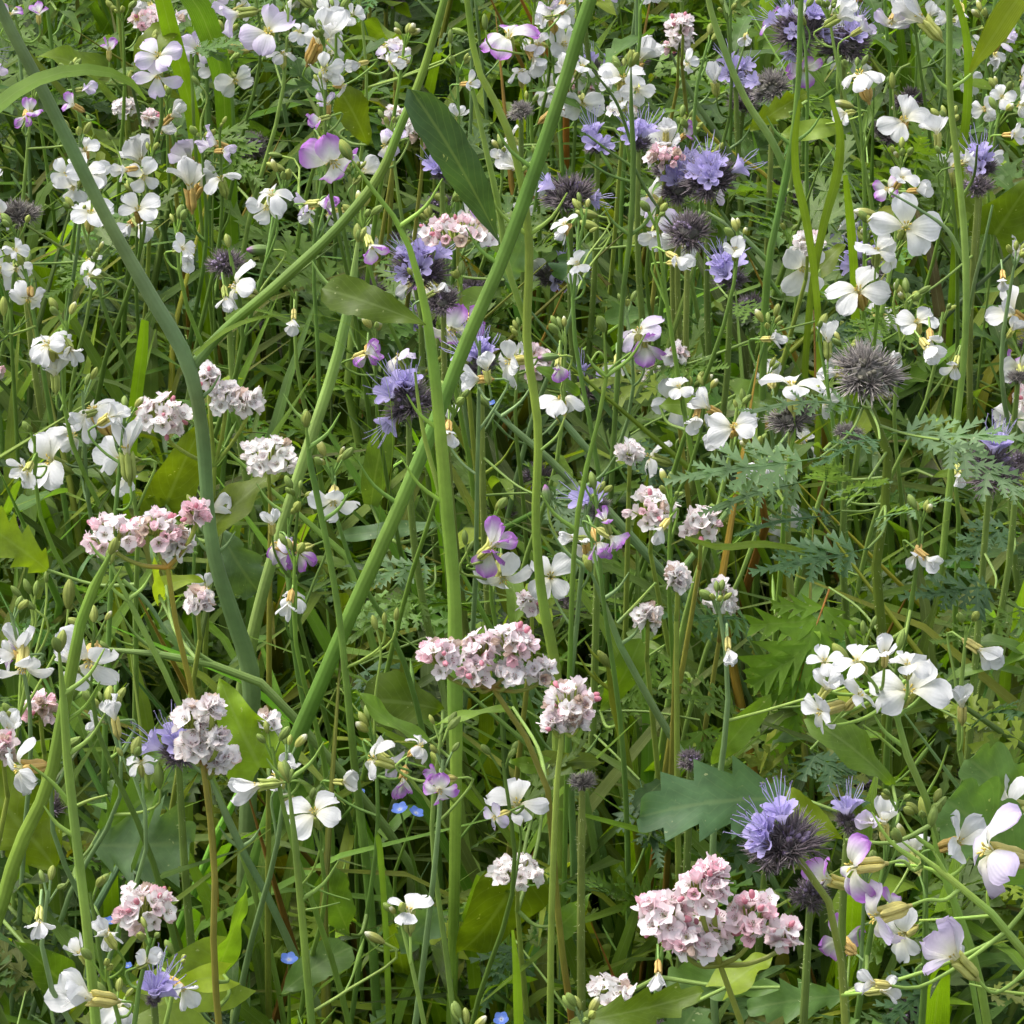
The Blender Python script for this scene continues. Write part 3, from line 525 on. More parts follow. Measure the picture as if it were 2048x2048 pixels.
# ------------------------------------------------------------------ leaves
TEAL = (0.045, 0.088, 0.080); TEAL2 = (0.088, 0.142, 0.140); OLV = (0.085, 0.115, 0.014); BRT = (0.135, 0.185, 0.028); MID = (0.065, 0.115, 0.028); YG = (0.19, 0.24, 0.05)
# base xy, tip xy, width px, shape, colour, plant kind, height of the base, facing roll, bend, plant key
LEAVES = [
 (1002, 490, 852, 176, 84, 'radish', (0.032, 0.060, 0.058), 'radish', 'slim', .05, .12), (852, 650, 640, 566, 78, 'radish', (0.055, 0.085, 0.012), 'radish', 'vertical', -.1, .5),
 (332, 1010, 398, 825, 105, 'heart', OLV, 'buckwheat', .55, .3, .3), (428, 1050, 572, 932, 100, 'heart', OLV, 'buckwheat', .56, -.5, .4), (95, 1140, -40, 1040, 80, 'tooth', BRT, 'radish', .57, .2, .4),
 (332, 1172, 415, 1150, 40, 'heart', YG, 'buckwheat', .6, -.3, .9), (318, 1190, 300, 1120, 26, 'heart', YG, 'buckwheat', .6, .4, .3), (440, 1060, 505, 1190, 85, 'lobed', TEAL2, 'radish', .52, .2, .5),
 (882, 1048, 676, 1085, 42, 'lance', TEAL2, 'radish', .52, .1, .5), (742, 1010, 768, 790, 46, 'blade', (0.085, 0.135, 0.06), 'radish', .52, .1, .2), (446, 1948, 208, 2014, 150, 'heart', BRT, 'buckwheat', .46, .15, .25),
 (448, 1950, 330, 1968, 62, 'heart', YG, 'buckwheat', .475, -.35, .3), (440, 1930, 480, 1790, 60, 'heart', (0.09, 0.15, 0.03), 'buckwheat', .47, .9, .3), (520, 1535, 430, 1362, 135, 'heart', (0.11, 0.17, 0.02), 'buckwheat', .55, -.2, .25),
 (185, 1690, 375, 1700, 150, 'tooth', TEAL2, 'radish', .47, .15, .6), (200, 1660, 300, 1600, 90, 'tooth', MID, 'radish', .47, .3, .5), (110, 1735, -30, 1540, 170, 'lobed', (0.12, 0.165, 0.018), 'radish', .46, -.2, .3),
 (862, 1482, 700, 1398, 62, 'lance', (0.11, 0.18, 0.06), 'radish', .55, .7, -.6), (1026, 1415, 872, 1446, 28, 'lance', (0.13, 0.20, 0.06), 'buckwheat', .58, .6, .4), (1026, 1772, 915, 1930, 150, 'heart', (0.08, 0.115, 0.012), 'buckwheat', .46, -.6, .5),
 (1122, 1850, 1180, 1800, 62, 'heart', (0.08, 0.135, 0.06), 'buckwheat', .45, .2, .3), (1140, 2045, 1400, 2012, 62, 'tooth', (0.065, 0.10, 0.012), 'radish', .5, .1, .4), (885, 1420, 730, 1385, 120, 'radish', (0.065, 0.10, 0.015), 'radish', .50, .1, .3),
 (1100, 1530, 1220, 1525, 60, 'heart', OLV, 'buckwheat', .53, -.4, .6), (1088, 1532, 1010, 1525, 46, 'heart', (0.10, 0.16, 0.05), 'buckwheat', .53, -.6, .5), (1612, 1600, 1285, 1588, 130, 'tooth', (0.050, 0.095, 0.090), 'radish', .57, .1, .35),
 (1690, 1680, 1560, 1600, 60, 'radish', OLV, 'radish', .58, -.5, .5), (1425, 1530, 1520, 1392, 62, 'lance', (0.10, 0.165, 0.05), 'radish', .53, .2, .4), (1452, 1975, 1555, 1902, 95, 'heart', (0.12, 0.16, 0.02), 'buckwheat', .5, -.7, .4),
 (2070, 1760, 1915, 1600, 150, 'lobed', (0.06, 0.11, 0.065), 'radish', .5, .1, .4), (2070, 1650, 1955, 1520, 110, 'lobed', (0.065, 0.115, 0.065), 'radish', .52, .2, .4), (1785, 1570, 1632, 1450, 85, 'radish', (0.075, 0.125, 0.03), 'radish', .57, .3, .7),
 (1560, 1975, 1330, 1960, 60, 'lobed', (0.075, 0.13, 0.07), 'radish', .49, -.2, .4), (1690, 1990, 1500, 2010, 70, 'tooth', (0.06, 0.11, 0.06), 'radish', .47, .1, .3), (265, 145, 335, 40, 62, 'radish', OLV, 'radish', .63, -.2, .8),
 (1470, 790, 1560, 800, 70, 'heart', (0.08, 0.13, 0.04), 'buckwheat', .55, .1, .6), (1160, 790, 1080, 740, 45, 'lance', MID, 'radish', .56, .3, .5), (1320, 810, 1420, 805, 50, 'lance', (0.11, 0.17, 0.04), 'radish', .58, .2, .7),
 (700, 1870, 640, 1760, 80, 'radish', (0.06, 0.105, 0.03), 'radish', .42, .2, .4), (120, 1960, 40, 1890, 90, 'heart', MID, 'buckwheat', .42, .1, .4), (560, 1990, 690, 1880, 80, 'radish', (0.055, 0.10, 0.04), 'radish', .42, -.2, .4),
 (800, 1900, 860, 1820, 70, 'lobed', TEAL2, 'radish', .40, .1, .3), (1200, 1420, 1290, 1300, 60, 'radish', (0.07, 0.115, 0.02), 'radish', .5, .4, .9), (960, 600, 870, 640, 66, 'heart', (0.07, 0.11, 0.035), 'buckwheat', .56, .1, .3),
 (1010, 560, 1060, 480, 60, 'lobed', TEAL2, 'radish', .56, .1, .4), (1080, 290, 1060, 370, 55, 'lobed', TEAL2, 'radish', .58, .1, .3), (1990, 470, 2060, 360, 120, 'heart', (0.08, 0.12, 0.02), 'buckwheat', .57, .1, .3), (1640, 540, 1690, 480, 50, 'heart', OLV, 'buckwheat', .58, -.3, .6),
 (1500, 260, 1600, 180, 40, 'tooth', OLV, 'radish', .61, .3, .5), (1560, 270, 1680, 250, 50, 'lance', (0.13, 0.18, 0.06), 'radish', .60, .2, .3), (735, 290, 690, 180, 70, 'radish', OLV, 'radish', .60, .2, .3), (1180, 500, 1130, 560, 70, 'lobed', TEAL, 'radish', .55, .2, .3),
]
# ferny phacelia leaves: base xy, tip xy, width px, colour, base height
FERNS = [(1785, 872, 2012, 845, 80, TEAL2, .60), (1880, 880, 2060, 975, 70, TEAL2, .59), (1640, 915, 1382, 935, 85, TEAL2, .585), (1625, 955, 1438, 998, 55, TEAL2, .57), (1722, 812, 1508, 790, 44, TEAL2, .61), (1690, 1012, 1745, 922, 70, TEAL2, .57),
 (1650, 975, 1660, 905, 62, TEAL2, .575), (1755, 1045, 1862, 968, 60, TEAL2, .56), (1735, 1098, 1545, 1120, 80, TEAL, .545), (1682, 1022, 1488, 1042, 30, TEAL, .565), (1658, 1175, 1558, 1460, 210, (0.085, 0.15, 0.035), .50), (1760, 880, 1650, 890, 40, TEAL, .60),
 (1990, 1180, 1860, 1170, 80, TEAL, .52), (2060, 1220, 1900, 1240, 80, MID, .5), (1080, 985, 1170, 1040, 90, TEAL2, .5), (1260, 870, 1340, 960, 100, TEAL, .5), (1100, 1000, 1090, 930, 90, TEAL2, .52), (860, 1190, 700, 1240, 80, MID, .5), (870, 1130, 720, 1140, 70, TEAL2, .51),
 (1330, 1290, 1240, 1420, 90, MID, .49), (1400, 1440, 1440, 1600, 90, MID, .48), (1280, 1560, 1310, 1680, 90, TEAL, .47), (1620, 1500, 1700, 1560, 100, TEAL, .5), (1940, 1450, 2040, 1380, 100, TEAL, .52), (1480, 1420, 1360, 1360, 80, MID, .5),
 (430, 260, 500, 330, 80, MID, .57), (1320, 1830, 1240, 1760, 90, MID, .44), (1880, 1960, 1780, 2030, 110, TEAL, .45), (1700, 1900, 1770, 1840, 80, MID, .45), (1030, 1880, 990, 1960, 90, TEAL, .43), (360, 1990, 450, 2030, 90, TEAL, .42), (1500, 1250, 1390, 1200, 90, TEAL, .5),
 (960, 470, 1040, 430, 60, MID, .56), (1790, 620, 1700, 660, 70, MID, .55), (1640, 640, 1720, 700, 70, TEAL, .55), (1460, 600, 1560, 640, 70, MID, .55), (200, 520, 120, 560, 80, MID, .55), (1300, 740, 1400, 700, 80, MID, .55), (2020, 1050, 1930, 1090, 90, TEAL, .53), (720, 1330, 800, 1400, 80, TEAL, .47)]

# ------------------------------------------------------------------ ground
mb = MB(); n = 41
gx = np.sign(np.linspace(-1, 1, n)) * np.abs(np.linspace(-1, 1, n)) ** 3 * 150
X, Y = np.meshgrid(gx, gx + 2.5, indexing='ij'); mb.grid(np.stack([X, Y, 0.012 * np.sin(X * 7) * np.sin(Y * 5)], -1), (0.05, 0.04, 0.02))
g = link('ground', mb.mesh('ground', [M_SOIL])); g['kind'] = 'structure'; g['label'] = 'dark soil under the meadow plants'

# ------------------------------------------------------------------ plant builders
HB = np.full((256, 256), 9.0)            # depth of what is placed by hand, 8 px cells: filling plants keep clear of it
def hb_disc(px, py, r, d):
    x0, x1 = int((px - r) // 8), int((px + r) // 8); y0, y1 = int((py - r) // 8), int((py + r) // 8)
    for j in range(max(0, y0), min(255, y1) + 1):
        for i in range(max(0, x0), min(255, x1) + 1):
            if ((i + .5) * 8 - px) ** 2 + ((j + .5) * 8 - py) ** 2 <= (r + 6) ** 2: HB[j, i] = min(HB[j, i], d)
def hb_line(P, w=8):
    q = proj(resample(P, max(8, len(P) * 6)))
    for x, y, d in q:
        if -60 < x < 2108 and -60 < y < 2108: hb_disc(x, y, w, d)
def clear_of_heroes(P, slack=0.015):
    q = proj(P); i = (q[:, 0] // 8).astype(int); j = (q[:, 1] // 8).astype(int)
    ok = (i >= 0) & (i < 256) & (j >= 0) & (j < 256)
    res = np.ones(len(q), bool); res[ok] = q[ok, 2] > HB[j[ok], i[ok]] - slack
    return res

PLANTS = []     # dict(root, kind, pts (world), rad)
LEAFM = {
 'radish': [leaf_mesh('radish', w, c, bend=b, seed=i, droop_tip=0.5) for i, (w, b, c) in enumerate([(0.34, .7, (0.055, 0.10, 0.045)), (0.28, .9, (0.07, 0.125, 0.045)), (0.40, .5, (0.05, 0.09, 0.05)), (0.22, 1.0, (0.085, 0.135, 0.04))])]
         + [leaf_mesh('lobed', 0.5, (0.055, 0.10, 0.05), bend=.8, seed=11, nL=26), leaf_mesh('tooth', 0.45, (0.06, 0.11, 0.055), bend=.7, seed=12, nL=26)],
 'lance': [leaf_mesh('lance', w, c, bend=b, seed=20 + i, droop_tip=.6) for i, (w, b, c) in enumerate([(0.2, .9, (0.08, 0.13, 0.05)), (0.16, 1.2, (0.10, 0.15, 0.04)), (0.24, .5, (0.06, 0.11, 0.045))])],
 'heart': [leaf_mesh('heart', w, c, bend=b, seed=30 + i, fold=.18, droop_tip=.4) for i, (w, b, c) in enumerate([(0.85, .5, (0.10, 0.145, 0.025)), (0.7, .9, (0.085, 0.13, 0.02)), (0.95, .3, (0.12, 0.17, 0.035))])],
}
def pinn_mesh(seed, col, pairs=7, n=12, w=0.62, bend=0.5, rcol=None):
    mb = MB(); pinnate_mb(mb, w, col, pairs, seed, bend, n, rcol); return mb.mesh('leaf', [M_LEAF])
LEAFM['pinnate'] = [pinn_mesh(40 + i, c, 6, 11, w, b) for i, (w, b, c) in enumerate([(0.62, .5, (0.065, 0.115, 0.065)), (0.7, .9, (0.055, 0.10, 0.05)), (0.55, .3, (0.085, 0.14, 0.05)), (0.6, .7, (0.05, 0.095, 0.06))])]

def add_flower(root, pos, ax, s, colr, form, roll, r, calyx=None, petals=4):
    """pos = calyx mouth relative to root; unit radius -> s metres"""
    x, y, z = frame_z(ax, roll)
    f = link('flower', FLOWERS[calyx if calyx is not None else r.randrange(len(FLOWERS))], root, mtx(x * s, y * s, z * s, pos))
    ms = PETALS[(form, colr)]; jit = r.choice([-1, 0, 1, 1])
    for i in range(petals):
        a = i * 2 * math.pi / petals + (.22 if i % 2 else -.22) * jit + r.uniform(-.16, .16); k = r.uniform(.86, 1.1)
        p = link('petal', ms[r.randrange(len(ms))], f, Matrix.Rotation(a, 4, 'Z') @ Matrix.Rotation(r.uniform(-.3, .25), 4, 'Y') @ Matrix.Rotation(r.uniform(-.3, .3), 4, 'X') @ Matrix.Scale(k, 4))
    return f
def add_bud(root, pos, ax, L, which, fat=1.0):
    x, y, z = frame_z(ax, 0.3); link('bud', BUDS[which], root, mtx(x * L * fat, y * L * fat, z * L, pos))
def add_leaf(root, me, pos, d, nrm, L, roll=0.0, name='leaf'):
    x = unit(d); z = unit(np.asarray(nrm) - x * (np.asarray(nrm) @ x)); y = np.cross(z, x)
    c, s = math.cos(roll), math.sin(roll); y, z = y * c + z * s, z * c - y * s
    return link(name, me, root, mtx(x * L, y * L, z * L, pos))
def stem_leaves(root, axis, kinds, r, n, zlo, zhi, Lr=(0.05, 0.10), petiole=None):
    base_ = np.array(root.location)
    """leaves along a stem polyline (relative coordinates)"""
    z = axis[:, 2]
    for i in range(n):
        h = r.uniform(zlo, zhi); k = int(np.argmin(np.abs(z - h))); p = axis[k]
        a = r.uniform(0, 6.283); up = r.uniform(0.0, 0.9); d = np.array([math.cos(a), math.sin(a), up]); L = r.uniform(*Lr)
        if base_[1] > .5 and not clear_of_heroes(base_ + p + unit(d) * np.array([.35, .7, 1.0, 1.3])[:, None] * L).all(): continue
        if petiole is not None:
            q = p + unit(d) * L * 0.35; tube(petiole, [p, p + (q - p) * 0.5 + [0, 0, .004], q], [0.0011, 0.001, 0.0008], (0.15, 0.21, 0.07), k=5); p = q
        m = LEAFM[r.choice(kinds)]
        add_leaf(root, m[r.randrange(len(m))], p, d, (0, 0, 1), L, r.uniform(-.5, .5))
def ground_point(p, r, lean=0.05): return np.array([p[0] + r.uniform(-lean, lean), p[1] + r.uniform(-0.02, lean), 0.0])

def build_radish(label, group, flowers, seed, root_at=None, stem_col=None, nleaf=3, nbuds=5, name='radish_plant'):
    """flowers: (pos, axis, scale, colour, form, roll) in world coordinates"""
    r = random.Random(seed)
    bases = [p - unit(a) * s * 0.9 for p, a, s, *_ in flowers]
    top = np.mean(bases, 0); zmax = max(b[2] for b in bases)
    nod = np.array([top[0], top[1], min(b[2] for b in bases)])
    rt = ground_point(nod, r, 0.13) if root_at is None else np.asarray(root_at, float)
    root = thing(name, label, 'radish plant', group, rt)
    tip = np.array([top[0] + r.uniform(-.006, .006), top[1] + 0.004, zmax + r.uniform(.004, .016)])
    low = np.array([nod[0] * 0.8 + rt[0] * 0.2 + r.uniform(-.008, .008), nod[1] * .8 + rt[1] * .2, max(0.2, nod[2] - 0.10)])
    axis = resample([tip - rt, nod + [0, 0, -0.012] - rt, low - rt, (low + rt) / 2 + [r.uniform(-.025, .025), r.uniform(-.015, .02), 0] - rt, [0, 0, -0.01]], 30)
    sc = np.array(stem_col if stem_col is not None else r.choice([GLAU, GREEN, (0.10, 0.17, 0.055), (0.08, 0.13, 0.035), (0.16, 0.23, 0.08)]))
    mb = MB(); hgt = np.linspace(0, 1, 30)
    tube(mb, axis, 0.0007 + r.uniform(.0012, .0022) * hgt ** 0.55, sc, k=7)
    for b, (p, a, s, *_) in zip(bases, flowers):
        b = b - rt; k = int(np.argmin(np.abs(axis[:, 2] - (b[2] - r.uniform(.008, .028))))); q = axis[min(k, 28)]
        mid = b - unit(a) * 0.007; mid2 = (mid + q) / 2 + np.array([0, 0, -0.003])
        tube(mb, [b, mid, mid2, q], [0.00055, 0.0006, 0.0007, 0.0008], [sc * 1.25, sc * 1.2, sc * 1.1, sc], k=5, n=9)
    for i in range(r.randint(2, 5)):       # bare stalks and young pods left of fallen flowers
        k = r.randint(6, 17); p = axis[k]; a = r.uniform(0, 6.28); d = np.array([math.cos(a), math.sin(a), r.uniform(.3, 1.1)]); L = r.uniform(.012, .026)
        e = p + unit(d) * L; tube(mb, [p, p + unit(d) * L * .6 - [0, 0, .002], e, e + unit(d + [0, 0, .5]) * r.uniform(.004, .014)], [0.0007, 0.0006, r.uniform(.0007, .0013), 0.0002], sc * 1.2, k=5, n=8)
    for p, a, s, c, f, roll in flowers: add_flower(root, p - rt, a, s, c, f, roll, r)
    pm = mb
    for i in range(nbuds):
        a = r.uniform(0, 6.28); d = np.array([math.cos(a) * .7, math.sin(a) * .7, r.uniform(.5, 1.3)]); p = tip - rt + np.array([d[0], d[1], d[2] * .6]) * r.uniform(.003, .008)
        tube(pm, [tip - rt - [0, 0, .006], p], 0.0005, sc * 1.2, k=4); add_bud(root, p, d, r.uniform(.0045, .0085), r.choice([0, 0, 1, 1, 4, 5, 2]), 1.25)
    if nleaf: stem_leaves(root, axis, ['lance', 'lance', 'radish'], r, nleaf, 0.26, max(0.3, nod[2] - 0.06), (0.03, 0.07), pm)
    link('stem', mb.mesh('stem', [M_STEM]), root)
    PLANTS.append(dict(root=root, kind='radish', pts=axis + rt)); return root, axis + rt

def build_buckwheat(label, group, clusters, seed, stem_pts=None, nleaf=2, stem_col=None, name='buckwheat_plant'):
    """clusters: (centre, half-width, half-height, pink) world; stem_pts world from the top down or None"""
    r = random.Random(seed); npr = np.random.default_rng(seed)
    cen = np.mean([c[0] for c in clusters], 0); low = min(c[0][2] - c[2] for c in clusters)
    sc = np.array(stem_col if stem_col is not None else r.choice([(0.13, 0.07, 0.03), BROWN, (0.14, 0.16, 0.04), (0.13, 0.18, 0.05), (0.12, 0.17, 0.05)]))
    if stem_pts is None:
        nod = np.array([cen[0], cen[1] + 0.006, low - 0.02]); rt = ground_point(nod, r, 0.11)
        stem_pts = [nod, nod * .75 + rt * .25 + [r.uniform(-.012, .012), 0, 0], (nod + rt) / 2, rt]
    rt = np.array([stem_pts[-1][0], stem_pts[-1][1], 0.0]); root = thing(name, label, 'buckwheat', group, rt)
    axis = resample(np.array(stem_pts) - rt, 24); mb = MB()
    green = np.array((0.19, 0.22, 0.06))
    tube(mb, axis, 0.0011 + 0.0012 * np.linspace(0, 1, 24) ** .6, [green * .6 + sc * .4] * 6 + [sc] * 18, k=7)
    for c, hw, hh, pk in clusters:
        b = c - rt - np.array([0, 0, hh * 0.75]); tube(mb, [b + [0, 0, hh * .5], b, (b + axis[0]) / 2 + [0, 0, -.004], axis[0]], [0.0007, 0.0009, 0.001, 0.0012], [green, green, green * .8 + sc * .2, sc], k=6, n=9)
    for c, hw, hh, pk in clusters:
        cb = MB(); cc = c - rt
        n = int(np.clip(12 + hw * hh * 1.6e5, 10, 75)); pos = []
        while len(pos) < n:
            v = unit(npr.normal(0, 1, 3)); 
            if v[2] < -0.55: continue
            v = v * npr.uniform(0.72, 1.0); p = np.array([v[0] * hw, v[1] * min(hw, 0.014), v[2] * hh + 0.12 * hh * math.sin(v[0] * 5 + seed)])
            if all(np.linalg.norm(p - q) > 0.0037 for q in pos) or npr.random() < .06: pos.append(p)
        for p in pos: tube(cb, [np.array([p[0] * .45, 0, -hh * .55]), p * .8], [0.0005, 0.0004], green * 1.1, k=4)
        co = link('flower_cluster', cb.mesh('flower_cluster', [M_STEM]), root, Matrix.Translation(cc))
        for p in pos:
            ax = unit(np.array([p[0] / hw, p[1] / 0.014, p[2] / hh + 0.35]) + npr.normal(0, .35, 3)); x, y, z = frame_z(ax, npr.uniform(0, 6)); s = npr.uniform(.0034, .0050)
            lv = int(np.clip(pk + npr.choice([-1, 0, 0, 0, 1]), 0, 3)) if pk else int(npr.random() < .12)
            if npr.random() < .07: lv = 4
            fl = FLORETS[lv]; link('floret', fl[int(npr.integers(len(fl)))], co, mtx(x * s, y * s, z * s, p - z * s * .6))
        if pk:
            for i in range(max(2, n // 8)):
                v = unit(npr.normal(0, 1, 3) + [0, 0, .8]); p = np.array([v[0] * hw, v[1] * .012, v[2] * hh]) * 1.02
                bmb = MB(); s = npr.uniform(.0022, .0032); ellipsoid(bmb, p, v, s * 1.5, s * .48, (0.62, 0.20, 0.27), (0.72, 0.36, 0.42), k=5, n=5); link('bud', bmb.mesh('bud', [M_PETAL]), co)
    pm = mb; stem_leaves(root, axis, ['heart'], r, nleaf, 0.2, max(0.25, axis[0, 2] - .05), (0.035, 0.06), pm)
    link('stem', mb.mesh('stem', [M_STEM]), root)
    PLANTS.append(dict(root=root, kind='buckwheat', pts=axis + rt)); return root, axis + rt

def build_phacelia(label, group, heads, seed, stem_pts=None, nleaf=3, stem_col=None, rad=None, name='phacelia_plant'):
    """heads: (centre, radius, tone, nflorets, axis, floret dir)"""
    r = random.Random(seed); npr = np.random.default_rng(seed)
    c0 = heads[0][0]; sc = np.array(stem_col if stem_col is not None else r.choice([(0.14, 0.19, 0.07), (0.10, 0.14, 0.05), (0.17, 0.20, 0.08)]))
    if stem_pts is None:
        nod = c0 - heads[0][4] * heads[0][1] * .5; rt = ground_point(nod, r, 0.11); nd = nod + np.array([0, 0.005, -0.05])
        stem_pts = [nod, nd, (nd + rt) / 2 + [r.uniform(-.015, .015), 0, 0], rt]
    rt = np.array([stem_pts[-1][0], stem_pts[-1][1], 0.0]); root = thing(name, label, 'phacelia', group, rt)
    axis = resample(np.array(stem_pts) - rt, 24); mb = MB(); rd = rad if rad is not None else 0.0014 + 0.0015 * np.linspace(0, 1, 24) ** .6
    tube(mb, axis, rd, sc, k=8)
    for i in range(260):        # short stiff hairs on the stem
        k = npr.integers(0, 18); f = npr.random(); p = axis[k] * (1 - f) + axis[k + 1] * f; d = unit(npr.normal(0, 1, 3) * [1, 1, .3]); R = rd[k]
        tube(mb, [p + d * R * .9, p + d * (R + npr.uniform(.0008, .0018))], [0.00012, 0.00005], (0.4, 0.42, 0.33), k=3)
    for h in heads[1:]:
        b = h[0] - rt - h[4] * h[1] * .5; k = int(np.argmin(np.abs(axis[:, 2] - (b[2] - .035)))); tube(mb, [b, b + [0, 0, -.015], axis[k]], [0.0012, 0.0013, 0.0014], sc, k=6, n=8)
    for c, R, tone, nf, ax, fd in heads:
        x, y, z = frame_z(ax, npr.uniform(0, 6)); ms = HEADS[tone]
        ho = link('flower_head', ms[int(npr.integers(len(ms)))], root, mtx(x * R, y * R, z * R, c - rt))
        B = np.array([x, y, z])
        for i in range(nf):
            d = unit(fd + npr.normal(0, .42 + .03 * nf, 3) + np.array([0, 0, .15])); dl = B @ d; s = npr.uniform(.0048, .0064) / R
            xx, yy, zz = frame_z(dl, npr.uniform(0, 6)); link('floret', BELLS[int(npr.integers(len(BELLS)))], ho, mtx(xx * s, yy * s, zz * s, dl * npr.uniform(.45, .72) * [1, 1, .85]))
    pm = mb; stem_leaves(root, axis, ['pinnate'], r, nleaf, 0.2, max(0.25, axis[0, 2] - .04), (0.06, 0.12), pm)
    link('stem', mb.mesh('stem', [M_STEM]), root)
    PLANTS.append(dict(root=root, kind='phacelia', pts=axis + rt)); return root, axis + rt

# ------------------------------------------------------------------ long stems traced from the photograph
LAND = [(140, 150, 'under the arching grass blade'), (930, 330, 'beside the broad dark radish leaf'), (1640, 90, 'beside the brightest violet phacelia heads'), (1400, 390, 'among the violet phacelia heads'),
        (1140, 410, 'beside the dark phacelia head'), (820, 550, 'near the loose violet phacelia head'), (800, 800, 'by the dark head touching the diagonal stem'), (380, 735, 'by the fork of the thick stem'),
        (285, 1065, 'by the long pink buckwheat head'), (410, 790, 'by the pale buckwheat heads behind the fork'), (1725, 750, 'beside the grey bristly phacelia head'), (1800, 900, 'over the ferny phacelia leaves'),
        (950, 1310, 'above the broad pink buckwheat heads'), (1340, 1040, 'near the faded buckwheat heads'), (1420, 1800, 'near the pinkest buckwheat head'), (1580, 1690, 'by the dark phacelia head with violet florets'),
        (170, 1330, 'by the largest open white flower'), (410, 1470, 'by the white buckwheat head on the red stem'), (285, 1815, 'above the yellow-green heart leaf'), (1780, 1380, 'by the broad white flower spray'), (1800, 450, 'by the open flowers on the pale stem'),
        (1340, 130, 'by the cream buckwheat head'), (560, 80, 'by the large pale lilac flower'), (300, 380, 'beside the thin dark stem'), (60, 480, 'beside the grey phacelia head'), (460, 540, 'by the small dark phacelia head'),
        (640, 310, 'by the big purple-edged flower'), (1020, 70, 'by the purple-edged flower with white centre'), (1950, 1900, 'by the large lilac flowers'), (770, 1590, 'by the small blue flowers'), (960, 1600, 'near the upright light green stem'), (1100, 1120, 'near the slim pale stem')]
USED = set()
def lab(base, px, py):
    near = [base + ' ' + l[2] for l in sorted(LAND, key=lambda l: (l[0] - px) ** 2 + (l[1] - py) ** 2)[:6]]
    near = [s for s in near if len(s.replace('-', ' ').split()) <= 16] or [base]
    s = next((s for s in near if s not in USED), near[0]); USED.add(s); return s
STEMPTS = {}
for key, S in STEMS.items():
    bx, by, bw = S['paths'][0][0][-1]
    Yp = S.get('Y') or (CAM_H - 0.43) / math.tan(PITCH + math.atan((by - 1024) / FPX))
    r = random.Random(key); b0 = at_y(bx, by, Yp); bdir = unit(b0 - at_y(*S['paths'][0][0][-2][:2], Yp)); mid_ = b0 + bdir * .06; rt = np.array([mid_[0] + np.clip(bdir[0], -.5, .5) * .06, Yp + 0.04, 0.0])
    root = thing('radish_plant', S['label'], 'radish plant', None, rt); mb = MB()
    for i, (pts, col) in enumerate(S['paths']):
        P = [at_y(x, y, Yp + (0.0025 if i else 0) ) for x, y, w in pts]; R = [w / 2 / FPX * depth(p) for p, (x, y, w) in zip(P, pts)]
        C = [np.array(col) * rnd.uniform(.82, 1.18) * np.array([rnd.uniform(.92, 1.12), 1, rnd.uniform(.9, 1.1)]) for _ in P]; R = [q * rnd.uniform(.95, 1.07) for q in R]
        if i == 0:
            hb_line(P, 7); main = np.array(P)
            if pts[0][1] < 0:    # the stem goes on above the picture and ends in a flowering tip
                d = unit(P[0] - P[2]); tp = [P[0] + d * .06 + [0, 0, .01], P[0] + d * .03]
                P = tp + P; R = [R[0] * .5, R[0] * .8] + R; C = [C[0]] * 2 + C
                for k in range(3): add_flower(root, P[0] - rt + np.array([r.uniform(-.02, .02), r.uniform(-.02, .02), .02 + r.uniform(0, .02)]), unit([r.uniform(-1, 1), r.uniform(-1, 1), .7]), .013, 'w', 'o', 0.3, r)
            if pts[0][1] > 0:
                R[0] *= .5
                for k in range(r.randint(2, 4)):
                    dd = unit(unit(P[0] - P[1]) + [r.uniform(-.6, .6), r.uniform(-.5, .5), r.uniform(0, .5)]); add_bud(root, P[0] - rt - dd * .001, dd, r.uniform(.006, .010), r.choice([0, 1, 4, 5]), 1.1)
            P = P + [mid_, rt + [0, 0, -.01]]; R = R + [R[-1], R[-1] * 1.05]; C = C + [C[-1]] * 2
        else:
            hb_line(P, 4); C[-1] = np.array(S['paths'][0][1])
        tube(mb, np.array(P) - rt, R, C, k=10 if i == 0 else 7, n=max(14, len(P) * 4))
        if i == 0:      # swollen nodes with the scars and small spurs of old side shoots
            for k in range(3):
                f = r.uniform(.15, .75); q = main[int(f * (len(main) - 1))] - rt; a = r.choice([-1, 1]); L = r.uniform(.008, .02)
                tube(mb, [q, q + [a * L * .6, 0, L * .5], q + [a * L, 0, L * 1.2]], [0.0012, 0.0008, 0.0003], np.array(col) * 1.15, k=5, n=7)
    link('stem', mb.mesh('stem', [M_STEM]), root)
    STEMPTS[key] = (root, main, Yp); PLANTS.append(dict(root=root, kind='radish', pts=np.vstack([resample(main, 20), [rt]])))

# ------------------------------------------------------------------ first note where everything traced will stand, so that leaves keep clear of it
for k, txt in RADISH.items():
    for row in txt.replace('\n', '').split(';'):
        q = row.split(); px, py = tile(k, float(q[0]), float(q[1])); hb_disc(px, py, float(q[2]) * TS * .8, depth(at_z(px, py, .62)))
for k, txt in BUCK.items():
    for row in txt.split(';'):
        q = list(map(float, row.split())); px, py = tile(k, q[0], q[1]); hb_disc(px, py, (q[2] + q[3]) * TS / 4, depth(at_z(px, py, .60)))
for k, txt in PHAC.items():
    for row in txt.split(';'):
        q = row.split(); px, py = tile(k, float(q[0]), float(q[1])); hb_disc(px, py, float(q[2]) * TS * .9, depth(at_z(px, py, .61)))
for row in LEAVES + [(a, b, c, d, w * .8, '', 0, 0, z + .03) for a, b, c, d, w, _, z in FERNS]:
    zz = .55 if isinstance(row[8], str) else row[8] + np.clip((row[1] - 1250) / 700, 0, 1) * .075
    e = at_z(row[0], row[1], zz); hb_line([e, at_y(row[2], row[3], e[1])], row[4] * .32)

